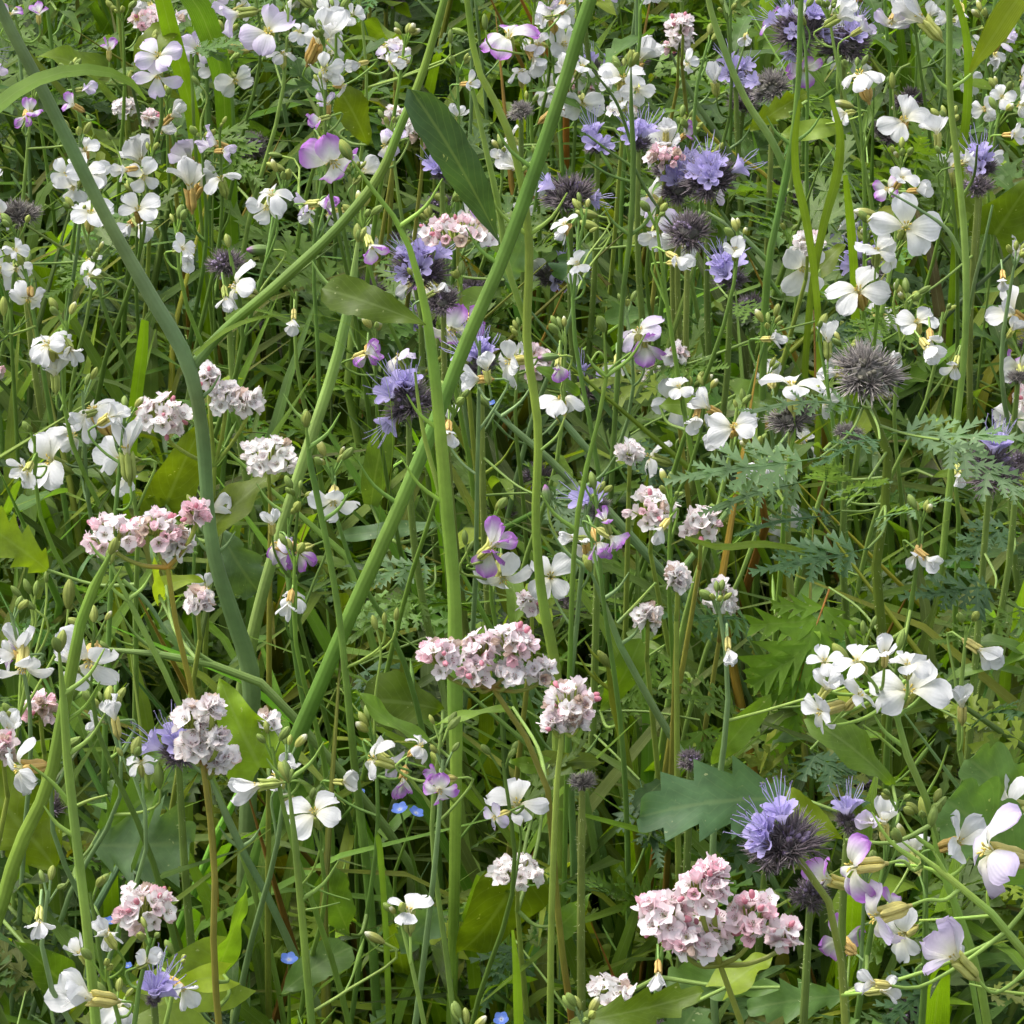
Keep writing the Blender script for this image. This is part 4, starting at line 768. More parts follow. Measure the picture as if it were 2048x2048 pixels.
# ------------------------------------------------------------------ radish flowers traced from the photograph, grouped into plants
def cam_axis(ang, tilt):
    a, t = math.radians(ang), math.radians(tilt); return unit(math.cos(t) * (math.cos(a) * RT + math.sin(a) * UP) - math.sin(t) * FW)
fl = []
for k, txt in RADISH.items():
    for row in txt.replace('\n', '').split(';'):
        u, v, rr, ang, tilt, c, f = row.split(); px, py = tile(k, float(u), float(v)); fl.append([px, py, float(rr) * TS, float(ang), float(tilt), c, f])
used = [False] * len(fl); groups = []
order = sorted(range(len(fl)), key=lambda i: (fl[i][1] // 90, fl[i][0]))
for i in order:
    if used[i]: continue
    gset = [i]; used[i] = True
    for j in order:
        if len(gset) >= 5: break
        if not used[j] and abs(fl[j][0] - fl[i][0]) < 62 and abs(fl[j][1] - fl[i][1]) < 80: gset.append(j); used[j] = True
    groups.append(gset)
CNT = ['no', 'one', 'two', 'three', 'four', 'five', 'six']
def hue(cs):
    s = ''.join(sorted(set(cs)))
    return {'w': 'white', 'l': 'pale lilac', 'p': 'purple-tipped', 'lw': 'white and pale lilac', 'pw': 'white and purple-tipped', 'lp': 'lilac and purple-tipped', 'lpw': 'white, lilac and purple'}[s]
HEROFL = []
for gi, gset in enumerate(groups):
    r = random.Random(100 + gi); my = np.mean([fl[i][1] for i in gset]); mx = np.mean([fl[i][0] for i in gset])
    zc = 0.63 + r.uniform(-.05, .05) - 0.00008 * max(0, my - 1400)
    Yp = at_z(mx, my, zc)[1]; F = []
    owner = None
    for nm, box in (('lilac', (1660, 1690, 2060, 2048)), ('bigwhite', (1580, 1280, 1950, 1460))):
        if box[0] < mx < box[2] and box[1] < my < box[3]: owner = nm; Yp = STEMPTS[nm][2] - (0.01 if nm == 'lilac' else 0.015)
    for i in gset:
        px, py, rr, ang, tilt, c, f = fl[i]; ax = cam_axis(ang, tilt); yy = Yp + r.uniform(-.012, .012)
        p = at_y(px, py, yy); s = rr / FPX * depth(p)
        s = float(np.clip(s * (1.10 if f == 'o' else 1.2), .0075, .021))
        if f == 'o': roll = r.choice([0.0, 0.79]) + r.uniform(-.25, .25); p = p - ax * s * .25
        else: roll = r.uniform(0, 1.5); p = p - ax * s * (.62 if f == 'c' else .1)
        if fl[i][4] > 72 and f == 'o': roll = 0.785 if (px < 1200 and py > 500) else 0.1
        F.append((p, ax, s, c, f, roll)); hb_disc(px, py, rr * .95, depth(p)); HEROFL.append((px, py))
    cols = [fl[i][5] for i in gset]
    if owner:
        root, main, Y0 = STEMPTS[owner]; rt = np.array(root.location); mb = MB(); ms = resample(main, 40)
        for p, a, s, c, f, roll in F:
            add_flower(root, p - rt, a, s, c, f, roll, r, calyx=r.choice([1, 2, 5]))
            b = p - a * s * .9; dd = np.linalg.norm(ms - b - [0, 0, -.02], axis=1); q = ms[int(np.argmin(dd))]; m1 = b - a * .008
            tube(mb, np.array([b, m1, (m1 + q) / 2 - [0, 0, .003], q]) - rt, [0.0006, 0.0007, 0.0008, 0.0010], (0.18, 0.27, 0.08), k=6, n=10)
        link('flower_stalk', mb.mesh('flower_stalk', [M_STEM]), root); continue
    lb = lab(f"radish plant with {CNT[len(gset)]} {hue(cols)} flower{'s' if len(gset) > 1 else ''}", mx, my)
    build_radish(lb, 'radish plants in flower', F, 300 + gi, nleaf=4, nbuds=r.choice([2, 4, 6]) if my < 1500 else 3)

# ------------------------------------------------------------------ single buds on stalks, given to the nearest radish plant
for k, u, v, L, ang, wh in BUDS_AT:
    px, py = tile(k, u, v); ax = cam_axis(ang, 15); best = None
    p = at_z(px, py, 0.635 if py < 1500 else 0.58); Lw = L * TS / FPX * depth(p)
    cand = [(np.min(np.linalg.norm((q['pts'][:-4] - p) * [1, 1, .7] + [0, 0, .02], axis=1)), q) for q in PLANTS if q['kind'] == 'radish']
    d, q = min(cand, key=lambda c: c[0]); rt = np.array(q['root'].location); pts = resample(q['pts'], 60); j = int(np.argmin(np.linalg.norm(pts - p - [0, 0, -.03], axis=1)))
    p = p + np.array([0, np.clip(pts[j][1] - p[1], -.1, .1), 0]) * 0; b = p - ax * Lw * .5
    mb = MB(); tube(mb, np.array([b + ax * .001, b - ax * .006, (b + pts[j]) / 2 - [0, 0, .006], pts[j]]) - rt, [0.0006, 0.0006, 0.0007, 0.0008], (0.19, 0.26, 0.08), k=5, n=9)
    link('flower_stalk', mb.mesh('flower_stalk', [M_STEM]), q['root']); add_bud(q['root'], b - rt, ax, Lw, wh, .95); hb_disc(px, py, L * TS * .4, depth(p))

# ------------------------------------------------------------------ buckwheat
def stem_px(pts, Yp, lean=0.0):
    P = [at_y(x, y, Yp) for x, y in pts]; e = P[-1]; return P + [np.array([e[0] + lean, e[1] + .02, e[2] * .5]), np.array([e[0] + lean * 2, e[1] + .03, 0.0])]
CUSTOM_B = [
 ('buckwheat with a long pink and white flower head above a yellow-green leaf', [(4, 620, 1080, 380, 210, 2), (4, 860, 1040, 330, 170, 2), (4, 980, 1110, 200, 200, 0), (4, 1080, 950, 160, 160, 3)], [(335, 1135), (337, 1180), (348, 1230), (362, 1290), (384, 1385)], 1.60, (0.33, 0.17, 0.035)),
 ('buckwheat with white flower heads on a straight reddish stem', [(7, 1060, 250, 230, 250, 0), (7, 1080, 400, 240, 170, 0), (7, 1170, 180, 110, 130, 0), (7, 1220, 470, 190, 200, 0), (7, 1200, 350, 110, 100, 0)], [(404, 1520), (412, 1570), (420, 1640), (429, 1746), (427, 1935), (438, 2048)], 1.42, RED),
 ('buckwheat with broad pink and white heads on a long brown stem', [(5, 560, 1740, 250, 250, 2), (5, 780, 1700, 230, 230, 2), (5, 960, 1670, 260, 250, 2), (5, 1110, 1830, 170, 150, 0), (5, 740, 1830, 200, 170, 1), (5, 930, 1830, 200, 120, 0)], [(985, 1375), (1024, 1431), (1055, 1480), (1086, 1535), (1100, 1638), (1118, 1855), (1144, 2048)], 1.50, BROWN),
 ('buckwheat with the largest and pinkest flower head near the dark phacelia', [(9, 150, 1180, 330, 280, 3), (9, -60, 1320, 340, 290, 3), (9, 440, 1340, 300, 330, 3), (9, 160, 1430, 420, 220, 2), (9, 600, 1440, 190, 190, 3), (9, 60, 1470, 240, 200, 2), (9, 210, 1090, 160, 120, 3)], [(1440, 1930), (1462, 1965), (1475, 2010), (1482, 2048)], 1.30, (0.15, 0.16, 0.03)),
 ('buckwheat with white and pink heads behind the thick stem fork', [(4, 900, 420, 320, 280, 1), (4, 1240, 330, 200, 190, 0), (4, 1370, 330, 200, 150, 0), (4, 1150, 210, 130, 170, 1)], None, None, None),
 ('small rounded pink and white buckwheat head above a pale leafy stem', [(8, 1270, 150, 330, 250, 1), (8, 1180, 270, 130, 130, 1), (8, 1310, 260, 110, 130, 0)], [(1125, 1455), (1118, 1500), (1112, 1600)], 1.47, LIGHT),
]
done = []
for bi, (lb, cl, sp, Yp, colr) in enumerate(CUSTOM_B):
    C = []
    for k, u, v, w, h, pk in cl:
        px, py = tile(k, u, v); p = at_y(px, py, Yp + rnd.uniform(-.008, .008)) if Yp else at_z(px, py, .63)
        sc_ = TS / FPX * depth(p); C.append((p, w * sc_ / 2 * .88, h * sc_ / 2 * .85, pk)); hb_disc(px, py, (w + h) * TS / 4, depth(p))
        done.append((px, py))
    if not Yp: yy = np.mean([c[0][1] for c in C]); C = [(at_y(*proj(c[0])[0, :2], yy), *c[1:]) for c in C]
    pts = stem_px(sp, Yp) if sp else None
    if pts: hb_line(pts[:-2], 5)
    build_buckwheat(lb, None, C, 700 + bi, pts, nleaf=1, stem_col=colr)
bi = 0
for k, txt in BUCK.items():
    for row in txt.split(';'):
        u, v, w, h, pk = map(float, row.split()); px, py = tile(k, u, v)
        if any((px - a) ** 2 + (py - b) ** 2 < 62 ** 2 for a, b in done): continue
        p = at_z(px, py, 0.60 + rnd.uniform(-.03, .04) - (0.03 if py > 1700 else 0)); s = TS / FPX * depth(p)
        tone = {0: 'creamy white', 1: 'white and pinkish', 2: 'pink and white', 3: 'bright pink'}[int(pk)]
        hb_disc(px, py, (w + h) * TS / 4, depth(p)); bi += 1
        build_buckwheat(lab(f"buckwheat with a {'small' if w < 200 else 'wide'} {tone} head", px, py), 'buckwheat plants in flower', [(p, w * s / 2 * .88, h * s / 2 * .85, int(pk))], 760 + bi, nleaf=2)

# ------------------------------------------------------------------ phacelia
CUSTOM_P = {(6, 1060.0): ([(1732, 800), (1745, 835), (1775, 897), (1774, 960), (1768, 1030), (1752, 1115), (1755, 1180), (1763, 1260)], 1.70, (0.085, 0.115, 0.022), 'tall phacelia with a grey bristly head and ferny blue-green leaves', 1.55),
            (9, 620.0): ([(1585, 1700), (1625, 1735), (1642, 1765), (1667, 1837), (1685, 1946), (1690, 2048)], 1.36, (0.17, 0.20, 0.06), 'phacelia with a dark bristly head and violet florets on one side', 1.0)}
pi_ = 0
for k, txt in PHAC.items():
    for row in txt.split(';'):
        u, v, R, tone, nf, ang = row.split(); u, v, R, nf, ang = float(u), float(v), float(R), int(nf), float(ang)
        if R < 5: continue
        px, py = tile(k, u, v); pi_ += 1; cu = CUSTOM_P.get((k, u))
        p = at_y(px, py, cu[1]) if cu else at_z(px, py, 0.62 + rnd.uniform(-.03, .03) - (.05 if py > 1950 else .01 if py > 1500 else 0)); Rw = R * TS / FPX * depth(p) * 1.22
        fd = cam_axis(ang, 38); ax = unit(np.array([0, -.25, 1]) + fd * .25); hb_disc(px, py, R * TS * .9, depth(p))
        pts = None; rad = None
        if cu: pts = stem_px(cu[0], cu[1], .01); hb_line(pts[:-2], 8); rad = np.linspace(.0016, .0030, 24) * cu[4] / 1.15
        lb = cu[3] if cu else lab(f"{'grey' if tone == 'g' else 'dark'}-headed phacelia {'with violet florets' if nf > 4 else 'with few violet florets' if nf else 'past flowering'}", px, py)
        build_phacelia(lb, None if cu else 'phacelia plants', [(p, Rw, tone, nf, ax, fd)], 820 + pi_, pts, nleaf=0 if cu else 3, stem_col=cu[2] if cu else None, rad=rad)

# ------------------------------------------------------------------ small blue flowers
def blue_flower_mesh():
    mb = MB()
    for i in range(5):
        a = i * 1.2566; d = np.array([math.cos(a), math.sin(a), 0]); q = np.array([-math.sin(a), math.cos(a), 0]); t = np.array([0, .4, .75, 1.0]); hw = np.array([.1, .40, .46, .12]); u_ = np.array([-1, 0, 1.])
        P = (t * 1.0)[:, None, None] * d + (hw[:, None] * u_)[..., None] * q + np.array([0, 0, 1.]) * (0.35 * t ** 1.3)[:, None, None]
        C = np.array([[.62, .66, .72], [.16, .26, .70], [.12, .22, .66], [.14, .24, .66]]); mb.grid(P, C[:, None, :])
    ellipsoid(mb, (0, 0, .05), (0, 0, 1), .2, .12, (.6, .55, .3), (.7, .7, .6), k=5, n=4)
    return mb.mesh('flower', [M_PETAL])
BF = blue_flower_mesh()
for i, (k, u, v, R) in enumerate(BLUE):
    px, py = tile(k, u, v); r = random.Random(i); p = at_z(px, py, .50); s = R * TS / FPX * depth(p); rt = ground_point(p, r, .03); hb_disc(px, py, R * TS, depth(p))
    root = thing('forget_me_not', lab('small blue forget-me-not flower low in the green', px, py), 'blue flower', 'small blue flowers', rt); mb = MB()
    ax = cam_axis(r.uniform(60, 120), r.uniform(30, 60)); b = p - rt - ax * s * .1
    tube(mb, [b, b - ax * .008, (b * .5) + [0.01, 0, 0], [0, 0, 0]], [.0005, .0006, .001, .0013], GREEN, k=5, n=14); link('stem', mb.mesh('stem', [M_STEM]), root)
    x, y, z = frame_z(ax, i); link('flower', BF, root, mtx(x * s, y * s, z * s, b))
    for q in range(2): add_leaf(root, LEAFM['lance'][q], b * r.uniform(.6, .9), (r.uniform(-1, 1), r.uniform(-1, 1), .4), (0, 0, 1), .03)

# ------------------------------------------------------------------ large leaves traced from the photograph
def nearest_plant(p, kind, maxd):
    best, bd = None, maxd
    for q in PLANTS:
        if q['kind'] != kind: continue
        pts = resample(q['pts'], 50); dd = np.linalg.norm((pts - p) * [1, .8, 1], axis=1) + np.where(pts[:, 2] > p[2] + .01, .05, 0); j = int(np.argmin(dd))
        if dd[j] < bd: best, bd = (q, pts[j]), dd[j]
    return best
def attach(root_kind, p, back, col, rad=0.0011):
    """the plant that carries a leaf whose base is p; its leaf stalk is built here"""
    hit = nearest_plant(p, root_kind, .085)
    if hit is None:
        r = random.Random(int(p[0] * 1e5)); rt = ground_point(p, r, .04); px, py, _ = proj(p)[0]
        nm = {'radish': ('radish_plant', 'leafy radish plant without flowers', 'radish plant'), 'buckwheat': ('buckwheat_plant', 'leafy buckwheat plant without flowers', 'buckwheat'), 'phacelia': ('phacelia_plant', 'leafy phacelia plant without a flower head', 'phacelia')}[root_kind]
        root = thing(nm[0], lab(nm[1], px, py), nm[2], 'leafy plants without flowers', rt)
        top = p + back * .03 + np.array([0, 0, .035]); axis = resample([top, p + back * .03, (p + rt) / 2, rt], 14); mb = MB()
        tube(mb, axis - rt, 0.0009 + .0013 * np.linspace(0, 1, 14), (0.12, 0.18, 0.05), k=6); link('stem', mb.mesh('stem', [M_STEM]), root)
        for i in range(4): m = LEAFM[{'radish': 'lance', 'buckwheat': 'heart', 'phacelia': 'pinnate'}[root_kind]]; add_leaf(root, m[i % len(m)], axis[0 if i < 2 else 5] - rt, (r.uniform(-1, 1), r.uniform(-.2, 1), r.uniform(.2, .9)), (0, 0, 1), r.uniform(.02, .04))
        q = dict(root=root, kind=root_kind, pts=axis); PLANTS.append(q); hit = (q, axis[4])
    q, s = hit; rt = np.array(q['root'].location); mb = MB()
    tube(mb, np.array([p, (p + s) / 2 + back * .004 - [0, 0, .002], s]) - rt, [rad * .7, rad * .8, rad], (0.13, 0.19, 0.065), k=6, n=9)
    link('petiole', mb.mesh('petiole', [M_STEM]), q['root']); return q['root'], rt
for i, (bx, by, tx, ty, w, kind, col, pk, zz, roll, bend) in enumerate(LEAVES):
    if isinstance(zz, str):
        root, main, Yp = STEMPTS[zz]; p = at_y(bx, by, Yp - .004); rt = np.array(root.location)
    else:
        p = at_z(bx, by, zz + np.clip((by - 1250) / 700, 0, 1) * .075); Yp = p[1]; root = None
    tdep = (-.012 if roll >= 0 else .012); e = at_y(tx, ty, Yp + tdep); L = np.linalg.norm(e - p); d = (e - p) / L
    if root is None: root, rt = attach(pk, p, -d, col)
    wr = w / FPX * depth(p) / L * (1.35 if kind in ('tooth', 'lobed') else 1.15)
    me = leaf_mesh(kind, wr, col, bend=bend, fold=.16, wave=.05, nL=30 if kind in ('tooth', 'lobed') else 18, nW=7, seed=900 + i, droop_tip=.15)
    nrm = unit(-FW * .9 + np.array([0, 0, .3])); add_leaf(root, me, p - rt, d, nrm, L * 1.02, roll); hb_line([p, (p + e) / 2, e], w * .32)
for i, (bx, by, tx, ty, w, col, zz) in enumerate(FERNS):
    big = i < 13 and i != 10
    p = at_y(bx, by, 1.70 - .03 * (i % 3)) if big else at_z(bx, by, zz + (.07 if i == 10 else .03)); e = at_y(tx, ty, p[1] - .02 - .02 * (i % 2)); L = np.linalg.norm(e - p); d = (e - p) / L
    root, rt = attach('phacelia', p, -d, col, .0008)
    rc = (0.30, 0.16, 0.13) if i == 10 else None
    me = pinn_mesh(950 + i, col, 9 if i == 10 else 6, 24, w / FPX * depth(p) / L * (1.7 if big else 1.4), .35 if big else .5, rc)
    nrm = unit(-FW * (.55 if big and i != 10 else .8) + np.array([0, 0, .8])); add_leaf(root, me, p - rt, d, nrm, L, rnd.uniform(-.25, .25)); hb_line([p, (p + e) / 2, e], w * .3)

# ------------------------------------------------------------------ grass blades
def ribbon(mb, P, W, nrm, col, n=22, fold=.18, m=0):
    A = resample(np.c_[np.array(P), np.array(W)], n); P, W = A[:, :3], np.maximum(A[:, 3], 2e-4)
    T = np.gradient(P, axis=0); T /= np.linalg.norm(T, axis=1, keepdims=True); S = np.cross(T, nrm); S /= np.linalg.norm(S, axis=1, keepdims=True) + 1e-9; Nn = np.cross(S, T)
    u = np.linspace(-1, 1, 5); G = P[:, None] + (W[:, None] / 2 * u)[..., None] * S[:, None] + (np.abs(u) * fold)[None, :, None] * W[:, None, None] / 2 * Nn[:, None]
    mb.grid(G, col)
BLADES = [([(-30, 235, 34), (20, 192, 32), (75, 160, 30), (140, 142, 28), (205, 142, 24), (255, 160, 18), (292, 200, 6)], (0.105, 0.165, 0.065), 'grass with one wide grey-green blade arching over the thick stem', 1.60, True),
 ([(318, -30, 30), (340, 60, 36), (365, 150, 34), (385, 236, 28), (395, 330, 26)], (0.115, 0.19, 0.02), 'grass with an upright bright green blade behind the lilac flowers', 2.30, False),
 ([(350, -30, 40), (385, 0, 52), (420, 70, 50), (445, 160, 40), (450, 230, 36)], (0.065, 0.12, 0.025), 'grass with a wide dark green blade leaning beside the bright one', 2.34, False),
 ([(2075, -50, 30), (2020, 20, 58), (1985, 75, 50), (1955, 118, 22), (1940, 145, 8)], (0.12, 0.15, 0.015), 'grass with a wide olive blade folded down at its tip', 1.9, True),
 ([(290, 640, 16), (285, 700, 24), (276, 770, 26), (268, 830, 26)], (0.12, 0.20, 0.02), 'grass with a short bright green blade above the white funnel flower', 1.95, False),
 ([(1905, -20, 12), (1930, 60, 16), (1935, 200, 18), (1925, 300, 16)], (0.10, 0.16, 0.03), 'grass with a straight green blade beside the pale radish stem', 2.2, False),
 ([(1025, 1860, 5), (1032, 1930, 14), (1035, 1990, 18), (1038, 2060, 20)], (0.12, 0.19, 0.05), 'grass with one pointed pale blade between the upright stems', 1.42, False),
 ([(775, 1680, 4), (758, 1660, 9), (760, 1700, 12), (765, 1760, 12)], (0.11, 0.18, 0.07), 'grass with a curled pale blade under the blue flowers', 1.5, False),
 ([(450, 640, 10), (480, 620, 9), (560, 632, 3)], (0.11, 0.18, 0.05), 'grass with a short thin blade leaning along the forked branch', 1.74, False),
 ([(390, 710, 8), (440, 668, 10), (500, 640, 9), (562, 630, 3)], (0.14, 0.21, 0.06), 'grass with a narrow pale blade springing from the stem fork', 1.69, False),
 ([(1690, 350, 10), (1700, 440, 18), (1705, 500, 18)], (0.11, 0.17, 0.03), 'grass with a pale green blade behind the white flowers', 2.05, False),
 ([(1600, 200, 6), (1590, 280, 14), (1592, 350, 16), (1610, 430, 18), (1622, 500, 16)], (0.10, 0.145, 0.04), 'grass with a long yellowish blade beside the forked stem', 1.98, False),
 ([(1660, 190, 8), (1680, 270, 16), (1672, 360, 20), (1655, 420, 18)], (0.10, 0.145, 0.045), 'grass with a pale twisted blade under the domed white flower', 2.02, False),
 ([(1370, 1075, 8), (1440, 1095, 14), (1520, 1088, 16), (1575, 1095, 12)], (0.10, 0.145, 0.03), 'grass with a level olive blade pointing at the phacelia stem', 1.62, False)]
for lab_i, (pts, col, lb, Yp, down) in enumerate(BLADES):
    P = [at_y(x, y, Yp + .004 * k) for k, (x, y, w) in enumerate(pts)]; W = [w / FPX * depth(p) for p, (x, y, w) in zip(P, pts)]; hb_line(P, 6)
    root_end = P[0] if down else P[-1]; rt = np.array([root_end[0] + (-.05 if lab_i == 0 else .09 if down else 0), Yp + .03, 0.0])
    if down: P = [rt, rt * [1, 1, 0] + [0, 0, root_end[2] * .6]] + P; W = [W[0] * .6, W[0] * .9] + W
    else: P = P + [np.array([root_end[0], Yp + .02, root_end[2] * .5]), rt]; W = W + [W[-1], W[-1] * .7]
    root = thing('grass_tuft', lb, 'grass', None, rt); mb = MB(); ribbon(mb, np.array(P) - rt, W, unit(-FW + [0, 0, .6]), np.array(col), 90); link('blade', mb.mesh('blade', [M_BLADE]), root)
    r = random.Random(lab_i)
    for i in range(2):
        a = r.uniform(0, 6.28); h = min(.42, .8 * max(p[2] for p in P)); q = np.array([math.cos(a), math.sin(a), 0]) * r.uniform(.03, .09); mb = MB()
        ribbon(mb, [[0, 0, 0], q * .2 + [0, 0, h * .55], q * .6 + [0, 0, h * .9], q * 1.2 + [0, 0, h]], [.004, .007, .006, .0005], np.array([q[0], q[1], .05]) * 10, np.array(col) * r.uniform(.7, 1.1), 14); link('blade', mb.mesh('blade', [M_BLADE]), root)

# ------------------------------------------------------------------ filling plants: prototypes copied over the field
def kids(o): return KID.get(o.name, [])
def index_children():
    d = {}
    for o in scn.collection.objects:
        if o.parent: d.setdefault(o.parent.name, []).append(o)
    return d
def copy_tree(o, parent=None):
    c = o.copy(); scn.collection.objects.link(c)
    if parent is not None: c.parent = parent
    for ch in kids(o): copy_tree(ch, c)
    return c
PROTO = {'radish': [], 'phacelia': [], 'buckwheat': [], 'grass': []}
for i in range(6):
    r = random.Random(50 + i); F = []; h = r.uniform(.56, .64); colr = ['w', 'w', 'w', 'p', 'l', 'w'][i]
    for j in range(r.randint(3, 5)):
        a = j * 2.4 + r.uniform(-.4, .4); d = np.array([math.cos(a), math.sin(a), r.uniform(-.1, .8)]); p = np.array([0, 0, h - .02 * j]) + d * [.014, .014, .005]
        F.append((p, unit(d), r.uniform(.0105, .0135), colr, r.choice('oocd'), r.uniform(0, 1.5)))
    root, _ = build_radish({'w': 'slender radish plant with small white flowers half hidden in the meadow', 'p': 'slender radish plant with small purple-edged flowers half hidden in the meadow', 'l': 'slender radish plant with small pale lilac flowers half hidden in the meadow'}[colr],
        'half hidden radish plants', F, 60 + i, root_at=(0, 0, 0), nleaf=6, nbuds=6); pts = [f[0] for f in F]; PROTO['radish'].append((root, np.array(pts + [[0, 0, h + .01], [0, 0, h - .06], [0, 0, h - .12]]), pts)); PLANTS.pop()
for i in range(4):
    r = random.Random(80 + i); h = r.uniform(.46, .56); nf = (0, 5, 0, 4)[i]
    root, _ = build_phacelia('phacelia with ferny leaves and a ' + ('violet flowering' if nf else 'dark bristly') + ' head half hidden in the meadow', 'half hidden phacelia plants', [(np.array([0, 0, h]), .013, 'dgdd'[i], nf, np.array([0, 0, 1.]), np.array([.2, -.5, .6]))], 90 + i,
        [np.array([0, 0, h - .006]), np.array([.008, 0, h * .7]), np.array([-.006, 0, h * .3]), np.zeros(3)], nleaf=9); PROTO['phacelia'].append((root, np.array([[0, 0, h], [0, 0, h - .05], [0, 0, h - .1]]), [np.array([0, 0, h])])); PLANTS.pop()
for i in range(3):
    r = random.Random(110 + i); h = r.uniform(.48, .56)
    root, _ = build_buckwheat('buckwheat with heart-shaped leaves and a small ' + ('cream', 'white', 'pinkish')[i] + ' head half hidden in the meadow', 'half hidden buckwheat plants', [(np.array([0, 0, h]), .011, .008, i)], 120 + i,
        [np.array([0, 0, h - .02]), np.array([.006, .004, h * .6]), np.array([-.004, 0, h * .3]), np.zeros(3)], nleaf=6); PROTO['buckwheat'].append((root, np.array([[0, 0, h], [0, 0, h - .05]]), [np.array([0, 0, h])])); PLANTS.pop()
for i in range(5):
    r = random.Random(140 + i); root = thing('grass_tuft', ('tuft of fine green grass blades', 'tuft of wide bright green grass blades', 'tuft of yellowish grass blades', 'tuft of dark green grass blades', 'tuft of grey-green grass blades')[i] + ' rising between the flowers', 'grass', 'grass tufts', (0, 0, 0)); tops = []
    col = [(0.085, 0.14, 0.03), (0.11, 0.18, 0.02), (0.16, 0.19, 0.04), (0.055, 0.10, 0.022), (0.10, 0.155, 0.065)][i]
    for j in range(7):
        a = r.uniform(0, 6.28); h = r.uniform(.34, .58); q = np.array([math.cos(a), math.sin(a), 0]) * r.uniform(.02, .10); w = r.uniform(.004, .009) * (1.4 if i == 1 else .8); mb = MB()
        ribbon(mb, [q * .05, q * .2 + [0, 0, h * .5], q * .55 + [0, 0, h * .88], q * 1.1 + [0, 0, h * r.uniform(.85, 1.02)]], [w * .5, w, w * .9, .0004], np.array([q[0], q[1], .04]) * 10, np.array(col) * r.uniform(.8, 1.2), 12); link('blade', mb.mesh('blade', [M_BLADE]), root)
        tops += [q * .55 + [0, 0, h * .88], q * .8 + [0, 0, h * .95]]
    PROTO['grass'].append((root, np.array(tops), []))
BASE = {'radish': ['half hidden radish with small %s flowers' % c for c in ('white', 'white', 'bright white', 'purple-edged', 'pale lilac', 'white')], 'phacelia': ['half hidden ferny phacelia with a dark head', 'half hidden ferny phacelia with violet florets', 'half hidden ferny phacelia with a blackish head', 'half hidden ferny phacelia with few violet florets'],
        'buckwheat': ['half hidden buckwheat with a small cream head', 'half hidden buckwheat with a small white head', 'half hidden buckwheat with a small pinkish head'], 'grass': ['tuft of fine green grass', 'tuft of wide bright grass', 'tuft of yellowish grass', 'tuft of dark green grass', 'tuft of grey-green grass']}
KID = index_children(); fr = random.Random(4242); fcount = {}
def frame_pos(r, z, spread=1.0):
    px, py = r.uniform(1024 - 1150 * spread, 1024 + 1150 * spread), r.uniform(-150, 2150); return px, py, at_z(px, py, z)
def scatter(kind, want, z, accept, tries=6000, dmin=.035):
    placed = []; first = set()
    for _ in range(tries):
        if len(placed) >= want: break
        px, py, p = frame_pos(fr, z); vi = fr.randrange(len(PROTO[kind])); root, chk, flw = PROTO[kind][vi]
        if not accept(px, py) or (py > 750 and ((kind == 'phacelia' and vi in (1, 3)) or (kind == 'buckwheat' and py > 1000))): continue
        if any((p[0] - a) ** 2 + (p[1] - b) ** 2 < dmin ** 2 for a, b in placed): continue
        rz = fr.uniform(0, 6.283); sc = fr.uniform(.88, 1.1); M = Matrix.Translation((p[0], p[1], 0)) @ Matrix.Rotation(rz, 4, 'Z') @ Matrix.Rotation(fr.uniform(-.1, .1), 4, 'X') @ Matrix.Scale(sc, 4)
        W = np.array([M @ Vector(c) for c in chk]); okk = clear_of_heroes(W)
        if kind == 'grass':
            if okk.mean() < .8: continue
        elif not okk.all(): continue
        if flw:
            q = proj(np.array([M @ Vector(c) for c in flw]))
            if min((q[0, 0] - a) ** 2 + (q[0, 1] - b) ** 2 for a, b in HEROFL) < 30 ** 2: continue
        o = root if vi not in first else copy_tree(root); first.add(vi); o.matrix_basis = M; o['label'] = lab(BASE[kind][vi], px, py); placed.append((p[0], p[1]))
        if flw:
            for x, y, d in q: hb_disc(x, y, 14, d)
    for vi, (root, _, _) in enumerate(PROTO[kind]):       # a prototype that found no place is dropped
        if vi not in first:
            for ch in kids(root):
                for g2 in kids(ch): bpy.data.objects.remove(g2)
                bpy.data.objects.remove(ch)
            bpy.data.objects.remove(root)
scatter('radish', 110, .60, lambda px, py: py < 620 or (py < 1000 and fr.random() < .45) or fr.random() < .10)
scatter('phacelia', 85, .48, lambda px, py: py < 1150 or fr.random() < .25)
scatter('buckwheat', 22, .50, lambda px, py: True)
scatter('grass', 150, .44, lambda px, py: py < 1300 or fr.random() < .5)

# ------------------------------------------------------------------ undergrowth: the leafy mass below the flowers that nobody could count
def template(fn):
    mb = MB(); fn(mb); return mb.arrays()
def t_leaf(kind, w, col, bend, seed, nL=8, nW=3):
    def fn(mb): P, C, T = leaf_arrays(kind, w, col, bend=bend, seed=seed, nL=nL, nW=nW, droop_tip=.5); mb.grid(P, C, T)
    return template(fn)
def t_pin(seed, col): return template(lambda mb: pinnate_mb(mb, .6, col, 5, seed, .6, 9, None, 2.4))
def t_blade(seed, col):
    r = random.Random(seed); a = r.uniform(.1, .55)
    return template(lambda mb: ribbon(mb, [[0, 0, 0], [a * .15, 0, .5], [a * .5, 0, .88], [a * 1.05, 0, .88 + .12 * r.uniform(-.8, 1)]], [.010, .018, .015, .001], np.array([-.6, 0, .5]), np.array(col), 9))
def t_stalk(seed, col):
    r = random.Random(seed); return template(lambda mb: tube(mb, [[0, 0, 0], [r.uniform(-.04, .04), r.uniform(-.04, .04), .4], [r.uniform(-.1, .1), r.uniform(-.1, .1), .8], [r.uniform(-.14, .14), r.uniform(-.14, .14), 1]], [.0062, .0055, .004, .0005], col, k=5, n=6))
